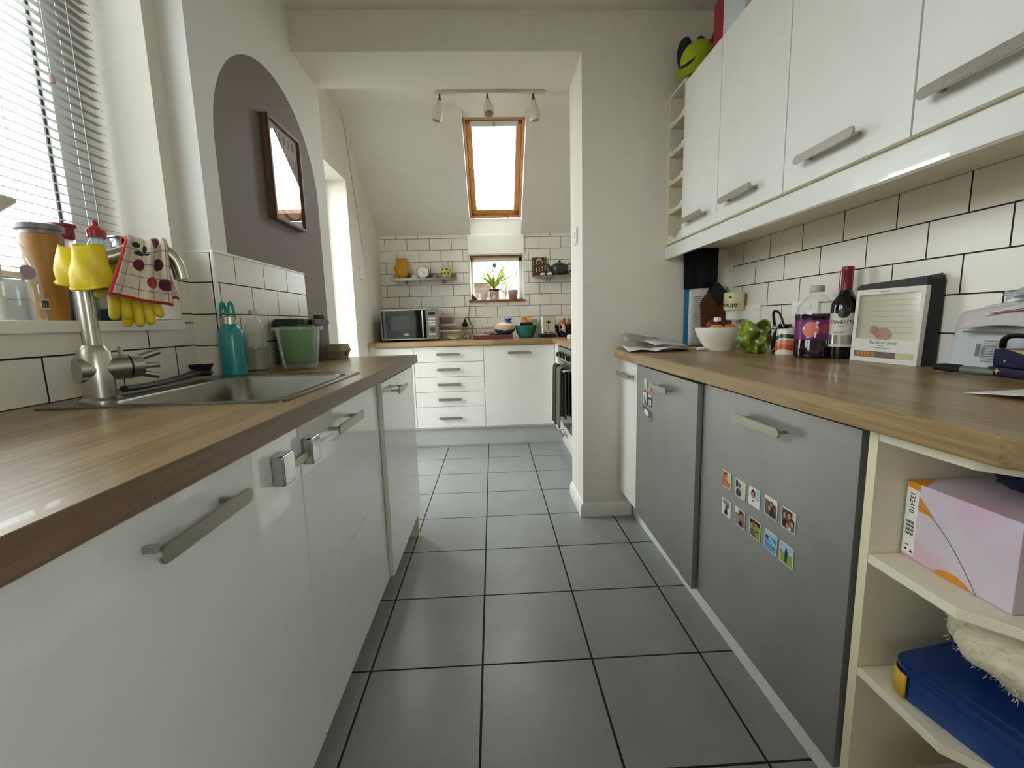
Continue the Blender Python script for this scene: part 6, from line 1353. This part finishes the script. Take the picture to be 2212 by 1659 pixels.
def patch(m, da, z, ra, rz, mi, n=20, r=.0592): PATCHN[0] += 1; rr_ = r + PATCHN[0] * .00012; m.disc(lambda a, b: onlab(da + ra * a, z + rz * b, rr_), mi, n)
PATCHN = [0]
patch(m, -.15, .096, .42, .026, 0); patch(m, .55, .098, .28, .018, 1); patch(m, .15, .118, .09, .005, 2); patch(m, .15, .105, .07, .004, 2); patch(m, -.50, .10, .06, .006, 2); patch(m, -.25, .070, .10, .003, 3)
for a, b, c_, d_ in ((.05, .07, .14, .088), (.75, .070, .98, .104)):
    m.mi = 2 if a < .5 else 4; m.poly([onlab(a, b, .0601), onlab(c_, b, .0601), onlab(c_, d_, .0601), onlab(a, d_, .0601)])
m.build('label_print', [mat('peach_print', '#e07a6a', .4), mat('berry_print', '#a33a52', .4), WHT, mat('pale_blue_print', '#a9bde0', .4), mat('grey_print', '#8f7f98', .5)], lbq, smooth=0)
# wine
WNX, WNY = 1.148, 1.402
wi = thing('wine_bottle', 'dark red wine bottle with red capsule on the right worktop', 'wine bottle', (WNX, WNY, WT))
MB().lathe([(0, .002), (.02, 0), (.037, 0), (.0385, .003), (.0385, .165), (.036, .182), (.022, .205), (.0155, .222), (.0150, .29), (0, .29)], (WNX, WNY, WT), 40).build('glass', mat('wine_glass_dark', '#050406', .06, spec=.7), wi)
MB().lathe([(.0158, .222), (.0160, .28), (.0168, .282), (.0168, .293), (.016, .295), (0, .295)], (WNX, WNY, WT), 30).build('capsule', mat('wine_capsule', '#7c0f1c', .3), wi)
wl_ = MB()
aw = math.atan2(-WNY + .2, -WNX + .15)
def onw(da, z, r=.0388): a = aw + da; return (WNX + r * math.cos(a), WNY + r * math.sin(a), WT + z)
wl_.grid(lambda u, v: onw(-1.45 + 2.9 * u, .040 + .108 * v), 24, 1)
wl_ = wl_.build('label', mat('wine_label', '#d4cfc4', .6), wi)
m = MB(); m.grid(lambda u, v: onw(-1.2 + 2.0 * u, .048 + .030 * v, .0390), 20, 1); m.build('silver_band', mat('silver_foil', '#b9b9b4', .2, metal=.8), wl_)
m = MB(); m.disc(lambda a, b: onw(-.05 + .42 * a, .148 + .0155 * b, .0394)); m.build('seal', mat('black_seal', '#17161a', .4), wl_, smooth=0)
def wraptext(s_, size, z, da):
    m = MB(); m.text(s_, size, Matrix.Identity(4), .0002)
    for v in m.bm.verts:
        x, y, zz_ = v.co; p_ = onw(da + x / .0388, z + y, .0391 + zz_); v.co = p_
    return m
wraptext('TRIVENTO', .0165, .119, -.10).build('label_name', INK, wl_, smooth=0)
wraptext('MALBEC', .0085, .086, -.30).build('label_grape', GREYINK, wl_, smooth=0)
wraptext('RESERVE', .0045, .106, -.2).build('label_line', GREYINK, wl_, smooth=0)
# biscuit box: leans slightly, front faces the room
bi = thing('biscuit_box', 'white window-fronted biscuit box with dark lid on the right worktop', 'box', (1.16, 1.24, WT))
F = facing((1.1365, 1.242, WT + .0005), (.02, -1, 0), (.035, 0, 1))
W2, HB, DB = .109, .232, .052
m = MB(); m.box(-W2, W2, 0, HB, -DB, -.0135).xf(F).build('back_shell', mat('box_black', '#09080b', .5), bi, smooth=0)
BW_ = mat('box_white', '#ddd9d0', .5)
m = MB()
for b in ((-W2, W2, 0, .068), (-W2, W2, .200, .2155), (-W2, -W2 + .012, .068, .200), (W2 - .012, W2, .068, .200)): m.box(b[0], b[1], b[2], b[3], -.013, 0)
bf = m.xf(F).build('front_card', BW_, bi, smooth=0)
m = MB(); m.prism([(x, y, -.013) for x, y in ((-W2, .2157), (W2, .2157), (W2 - .003, .240), (-W2 + .010, .232), (-W2, .224))], (0, 0, .0125)); m.prism([(x, y, -.045) for x, y in ((-.02, HB), (W2, HB), (W2 - .004, HB + .016), (-.015, HB + .006))], (0, 0, .002)); m.xf(F).build('lid', mat('box_black', '', 0), bi, smooth=0)
m = MB().box(-W2 + .012, W2 - .012, .068, .200, -.0030, -.0024).xf(F).build('window_film', glassy('film_window', (.95, .95, .93), 1.2, .10, .10), bf, smooth=0)
m = MB().box(-W2 + .012, W2 - .012, .068, .200, -.0134, -.0128).xf(F).build('tray', mat('tray_cream', '#d8d0ba', .5), bf, smooth=0)
m = MB()
for k in range(7): m.box(-.055 + .003 * (k % 2), .075, .088 + k * .0155, .0895 + k * .0155, -.0128, -.0118)
m.build('tray_ribs', mat('tray_shadow', '#a99f88', .6), bf, smooth=0) if False else m.xf(F).build('tray_ribs', mat('tray_shadow', '#a99f88', .6), bf, smooth=0)
m = MB().sphere((-.012, .084, -.0078), .024, 1.1, .72, .20, 20, 12).sphere((-.044, .096, -.0078), .013, .9, 1.0, .36, 18, 10).xf(F); m.build('biscuits', mat('biscuit_brown', '#b5713a', .8, var=.25, vscale=90), bf)
for nm, tx, sz, px_, py_ in (('box_title', 'The Biscuit Library', .0118, 0, .0585), ('box_flavour', 'SALTED', .0052, -.005, .0495), ('box_small_print', 'a selection of biscuits to share', .0042, .002, .0430), ('box_maker', 'Cartwright', .0066, -.012, .2075)):
    MB().text(tx, sz, F @ TR(px_, py_, .0002), .0001).build(nm, INK, bf, smooth=0)
m = MB(); m.mi = 0; m.box(-.095, .098, .014, .032, 0, .0003); m.mi = 1
for k in range(5): m.prism([(-.078 + k * .012 + .009 * math.cos(2 * PI * j / 12), .023 + .0075 * math.sin(2 * PI * j / 12), .0003) for j in range(12)], (0, 0, .0002))
m.mi = 2; m.box(.045, .098, .014, .032, .0003, .0004); m.xf(F).build('picture_strip', [mat('strip_brown', '#6c5a52', .5), mat('strip_gold', '#b07a38', .5), mat('strip_pale', '#c3bb90', .5)], bf, smooth=0)
# loose post at the far end
def sheet_obj(name, label, cat, pts, zf, m_, group=None, n=10, solid=.0008, nm='sheet'):
    """bent quad sheet: corners a b c d (xy), zf(u,v) height"""
    a, b, c_, d_ = [Vector((p[0], p[1], 0)) for p in pts]
    o = MB().grid(lambda u, v: (lambda q_: (q_.x, q_.y, zf(u, v)))((a * (1 - u) + b * u) * (1 - v) + (d_ * (1 - u) + c_ * u) * v), n, n).build(name, m_, smooth=60, solid=solid)
    return tag(o, label, cat, group)
G1 = 'loose post on far end of right worktop'
sheet_obj('envelope', 'white opened envelope overhanging the worktop corner by the pillar', 'envelope', ((.60, 1.92), (.70, 1.86), (.80, 2.12), (.64, 2.16)), lambda u, v: WT + .003 + .010 * math.sin(u * 3) * (1 - v) + .012 * v * (1 - u), PAPER, G1)
sheet_obj('letter', 'folded white letter lying in front of the paper pile by the bowl', 'letter', ((.70, 1.87), (.88, 1.90), (.90, 2.10), (.72, 2.10)), lambda u, v: WT + .004 + .016 * math.sin(u * PI) * (1 - .4 * v), PAPER, G1)
sheet_obj('leaflet', 'grey printed leaflet on top of the paper pile by the pillar', 'leaflet', ((.73, 1.95), (.87, 1.93), (.90, 2.12), (.74, 2.14)), lambda u, v: WT + .027 + .012 * v + .006 * math.sin(u * 5), PAPERG, G1)
sheet_obj('magazine', 'curled grey magazine at the back of the paper pile by the pillar', 'magazine', ((.64, 2.10), (.82, 2.16), (.84, 2.235), (.66, 2.235)), lambda u, v: WT + .030 + .030 * v + .012 * math.sin(u * 4 + 1), mat('grey_print_paper', '#b4aba2', .6), G1, solid=.004)
sheet_obj('flyer', 'dark green edged flyer tucked into the paper pile', 'flyer', ((.70, 2.02), (.83, 2.06), (.83, 2.12), (.70, 2.10)), lambda u, v: WT + .020 + .010 * u, mat('dark_green_print', '#545c44', .6), G1)
sheet_obj('yellow_slip', 'small yellow slip of paper next to the foot of the white bowl', 'paper', ((.90, 1.985), (.945, 1.975), (.95, 2.03), (.91, 2.04)), lambda u, v: WT + .003 + .008 * v, mat('yellow_paper', '#c9b84a', .7))
tag(lump(MB(), (.912, 1.895, WT + .008), .012, 1.9, 1.1, .7, .003, 3, flat=-.008).build('tissue', PAPER, smooth=60), 'crumpled white scrap in front of the white bowl', 'tissue')
# right end pile
nv = thing('chocolate_box', 'navy blue gift box with gold stars on the right worktop', 'box', (1.14, .87, WT))
NAVY = mat('navy_box', '#0c1232', .35); GOLD = mat('gold_print', '#c9a86a', .4)
A = TR(1.150, .855, WT + .0006) @ RZ(math.radians(-12))
m = MB().box(-.048, .045, -.10, .085, 0, .020, bev=.004); m.xf(A); lo_ = m.build('base', NAVY, nv)
m = MB().box(-.040, .043, -.095, .082, .0205, .060, bev=.002); m.xf(A); up_ = m.build('lid', mat('navy_lid', '#0d143c', .3), nv)
def star(m, F, s_, n=5):
    m.poly([F @ Vector((s_ * (1 if k % 2 == 0 else .42) * math.cos(PI / 2 + PI * k / n), s_ * (1 if k % 2 == 0 else .42) * math.sin(PI / 2 + PI * k / n), 0)) for k in range(2 * n)])
m = MB(); star(m, A @ facing((-.0408, .052, .034), (0, -1, 0), (0, 0, 1)), .004); m.poly([A @ Vector(p) for p in ((-.0408, .045, .0595), (-.0408, -.04, .0595), (-.0408, -.035, .048), (-.0408, .005, .050))]); m.build('gold_print', GOLD, up_, smooth=0)
m = MB(); star(m, A @ facing((-.0488, .058, .0125), (0, -1, 0), (0, 0, 1)), .008, 4); m.build('star_print', GOLD, lo_, smooth=0)
gl_ = thing('glasses_case', 'black curved spectacle arm lying over the navy gift box', 'spectacles', (1.15, .85, WT + .062))
MB().tube(smoothpath([(1.125, .925, WT + .064), (1.118, .915, WT + .085), (1.130, .895, WT + .090), (1.16, .84, WT + .078), (1.19, .79, WT + .070)]), .006, 10, flat=.7).build('arm', BLACK, gl_)
kn = thing('craft_knife', 'black and grey green folding knife lying left of the navy box', 'knife', (1.10, .99, WT))
MB().tube([(1.098, 1.045, WT + .010), (1.104, 1.025, WT + .0105), (1.11, .992, WT + .010)], .010, 12, rs=[.007, .0100, .0095]).build('grip', BLACKM, kn)
MB().tube([(1.11, .992, WT + .009), (1.118, .955, WT + .0085), (1.128, .918, WT + .0075)], .009, 12, rs=[.0085, .0085, .007]).build('body', mat('sage_plastic', '#6a7364', .5), kn)
pc = MB().tube([(1.135, 1.01, WT + .0035), (1.165, .93, WT + .0035)], .0034, 6).build('pencil', mat('pencil_yellow', '#b59a4a', .5)); tag(pc, 'yellow pencil behind the folding knife', 'pencil')
G2 = 'paper pile at right edge'
sheet_obj('bill', 'grey window letter standing against the tiles at the right edge', 'letter', ((1.160, 1.075), (1.185, .93), (1.198, .93), (1.192, 1.085)), lambda u, v: WT + .003 + .125 * v, mat('bluish_paper', '#c3c6c9', .85), G2)
_b = bpy.data.objects['bill']
m = MB(); Fb = facing((1.165, 1.0, WT + .055), (.16, -1, 0), (.10, 0, 1)); m.box(-.012, -.004, -.018, .012, 0, .0005).box(-.045, .045, .038, .042, 0, .0005)
for k in range(9): m.box(.002, .045, -.03 + k * .006, -.028 + k * .006, 0, .0004)
m.xf(Fb); m.build('printed_lines', GREYINK, _b)
sheet_obj('folded_letter', 'rolled white letter lying over the right edge paper pile', 'letter', ((1.135, 1.04), (1.155, .80), (1.20, .80), (1.19, 1.06)), lambda u, v: WT + .100 + .045 * math.sin(v * PI * .75) + .012 * math.sin(u * 4), mat('white_letter', '#c9c3c2', .85), G2)
sheet_obj('card_envelope', 'white card edged with a thin red line in the right edge pile', 'card', ((1.145, .985), (1.150, .82), (1.195, .80), (1.195, 1.03)), lambda u, v: WT + .134 + .022 * v + .012 * math.sin(u * PI), PAPER, G2)
rl = MB().tube([(1.1446, .975, WT + .139), (1.1490, .90, WT + .150), (1.1520, .83, WT + .145)], .0012, 6).build('red_line', mat('dull_red_line', '#9b4a3a', .6)); 
rl.parent = bpy.data.objects['card_envelope']; rl.matrix_parent_inverse = bpy.data.objects['card_envelope'].matrix_basis.inverted()
sheet_obj('blue_bag', 'crumpled pale blue paper bag on top of the right edge pile', 'paper bag', ((1.155, .955), (1.135, .78), (1.195, .76), (1.20, 1.0)), lambda u, v: WT + .165 + .030 * v + .014 * math.sin(u * 8 + v * 5), mat('pale_blue_paper', '#b3bfc8', .8), G2)
bs_ = MB().prism([(1.160, 1.040, WT + .118), (1.166, 1.008, WT + .110), (1.182, 1.000, WT + .136), (1.176, 1.040, WT + .142)], (.012, .0, .004)).build('book', [BLACKM], smooth=0); tag(bs_, 'small black spined book poking out of the right edge paper pile', 'book', G2)
sheet_obj('paper_scrap', 'white paper scrap lying at the front right of the worktop', 'paper', ((.838, .740), (.86, .60), (.98, .60), (.93, .72)), lambda u, v: WT + .002 + .012 * u * (1 - v) + .006 * v, PAPER)
# ============================================================ UPPER UNITS
UX = .885
def wallcab(y0, y1, label, hy, x=UX):
    t = thing('wall_cabinet', label, 'kitchen cabinet', (1.05, (y0 + y1) / 2, 1.425), group='white wall cabinets over the right worktop')
    MB().box(UX + .02, 1.207, y0 + .001, y1 - .001, 1.42, 2.083).build('carcass', CREAMB, t, smooth=0)
    d = MB().box(x, x + .018, y0 + .0012, y1 - .0012, 1.421, 2.084, bev=.0016).build('door', SATINW, t)
    bar_handle(d, (x, hy[1], 1.480), (x, hy[0], 1.480), (-1, 0, 0))
wallcab(1.752, 2.066, 'white wall cabinet next to the wine rack, handle at the rack edge', (1.815, 2.02))
wallcab(1.356, 1.750, 'white wall cabinet second from the wine rack', (1.47, 1.68))
wallcab(.945, 1.354, 'white wall cabinet third from the wine rack', (1.055, 1.265))
wallcab(.535, .943, 'white wall cabinet nearest the camera, cut by the photo edge', (.70, .905))
wallcab(.125, .533, 'white wall cabinet beyond the right photo edge', (.2, .4))
rk = thing('wine_rack', 'cream open wine rack of five cubbies at far end of the wall cabinets', 'wine rack', (1.05, 2.16, 1.42))
MB().box(UX + .002, 1.207, 2.240, 2.2555, 1.42, 2.105).box(UX + .002, 1.207, 2.068, 2.078, 1.42, 2.105).box(1.195, 1.207, 2.078, 2.24, 1.42, 2.105).build('frame', CREAMB, rk, smooth=0)
RZS = [1.436, 1.568, 1.700, 1.832, 1.964]
for i, z in enumerate([1.420] + [q_ - .002 for q_ in RZS[1:]] + [2.094]): MB().box(UX + .002, 1.195, 2.078, 2.240, z, z + .012).build('shelf', CREAMB, rk, smooth=0)
for z in RZS:
    m = MB(); pts = [(2.078, 0), (2.078, .030), (2.105, .030), (2.118, .012), (2.128, .026), (2.140, .008), (2.178, .008), (2.190, .026), (2.200, .012), (2.213, .030), (2.240, .030), (2.240, 0)]
    m.prism([(UX + .004, y, z + q_ - .006) for y, q_ in pts], (.010, 0, 0)); m.build('bottle_cradle', CREAMB, rk, smooth=0)
def rackbottle(label, z, capm, glassm):
    t = thing('wine_bottle', label, 'wine bottle', (1.0, 2.159, z + .004)); 
    M_ = TR(UX + .035, 2.159, z + .042) @ RY(PI / 2)
    MB().lathe([(0, 0), (.015, 0), (.015, .07), (.020, .09), (.0375, .12), (.0375, .255), (0, .255)], (0, 0, 0), 24).xf(M_).build('glass', glassm, t)
    MB().lathe([(0, -.001), (.0158, -.001), (.0165, .01), (.0158, .06), (.0152, .06)], (0, 0, 0), 24).xf(M_).build('capsule', capm, t)
rackbottle('black capped wine bottle lying in the second cubby from the top of the rack', RZS[3], mat('black_capsule', '#0b0b0f', .3), mat('wine_glass_dark', '', 0))
rackbottle('red capped wine bottle lying in the middle cubby of the rack', RZS[2], mat('red_capsule', '#8d121d', .3), mat('wine_glass_dark', '', 0))
tag(MB().box(UX - .002, UX + .018, -.2, 2.2545, 1.349, 1.4085, bev=.0022).build('pelmet', GLOSSW), 'white glossy light pelmet running under the wall cabinets', 'pelmet')
tag(MB().box(UX + .019, 1.205, -.2, 2.252, 1.400, 1.4185).build('base_board', CREAMB, smooth=0), 'cream underside board beneath the wall cabinets', 'panel')
# ---- party things on top of the rack
TZ = 2.0845
gbg = thing('lime_hat', 'lime green hat shape with black band lying over the wine rack top', 'hat', (1.0, 2.15, TZ))  # a lime hat with a band, not a bag
m = MB()
LIME = mat('lime_felt', '#a9b51e', .8)
AX = TR(.945, 2.095, 2.195) @ RY(-.75) @ RX(.35) @ Matrix.Diagonal((.9, .9, .9, 1))
m.sphere((0, 0, 0), .085, 1.0, .85, .85, 28, 16); m.xf(AX).build('crown', LIME, gbg, smooth=60)
m = MB().lathe([(0, .002), (.125, .0), (.128, .003), (0, .006)], (0, 0, 0), 36, sy=.8); 
for q_ in m.bm.verts: q_.co.z += .9 * q_.co.y * abs(q_.co.y)
m.xf(AX @ TR(0, 0, -.012)).build('brim', LIME, gbg, smooth=60)
MB().lathe([(.0865, -.006), (.0875, .0), (.0865, .006)], (0, 0, 0), 36, sy=.755).xf(AX @ TR(0, 0, .02)).build('band', mat('black_ribbon', '#0c0c12', .5), gbg)
dkh = lump(MB(), (.938, 2.205, 2.262), .06, .6, .6, 1.3, .006, 2).build('dark_green_hat', mat('dark_green_felt', '#12281f', .85), smooth=60); tag(dkh, 'dark green felt lump behind the lime hat on the wine rack', 'hat')
BALM = mat('deep_red_balloon', '#5d0d10', .3)
for (x, y, z, r, lb) in ((1.005, 2.200, 2.215, .040, 'dark red balloon at left of the pair above the wall cabinets'), (1.075, 2.150, 2.240, .042, 'dark red balloon at right of the pair above the wall cabinets')):
    t = thing('balloon', lb, 'balloon', (x, y, TZ), group='dark red balloons')
    MB().lathe([(0, -.125), (r * .12, -.124), (r * .4, -.095), (r * .85, -.035), (r, .03), (r * .95, .07), (r * .7, .105), (r * .35, .124), (0, .13)], (x, y, z), 28).build('skin', BALM, t)
    MB().cyl((x, y, TZ + .001), (x, y, z - .118), .006, .003, 10).build('knot', BALM, t)
pkb = MB().prism([(.945, 1.955, TZ + .002), (1.03, 1.935, TZ + .002), (1.03, 1.915, TZ + .215), (.945, 1.950, TZ + .225)], (0, -.085, 0), bev=.004).build('gift_bag', mat('crimson_card', '#8c0f2c', .5)); tag(pkb, 'crimson gift bag standing on the wall cabinets behind the balloons', 'gift bag')
wbx = thing('party_bag', 'white paper bag with red print standing on the wall cabinets by the crimson bag', 'bag', (1.05, 1.82, TZ))
MB().box(.935, 1.05, 1.70, 1.855, TZ + .001, TZ + .34, bev=.004).build('bag', PAPERG, wbx)
m = MB()
for k in range(4): m.box(.9338, .9346, 1.745 + k * .027, 1.758 + k * .027, TZ + .19 + .01 * (k % 2), TZ + .29)
m.build('red_print', mat('red_stroke', '#b5392c', .5), wbx, smooth=0)
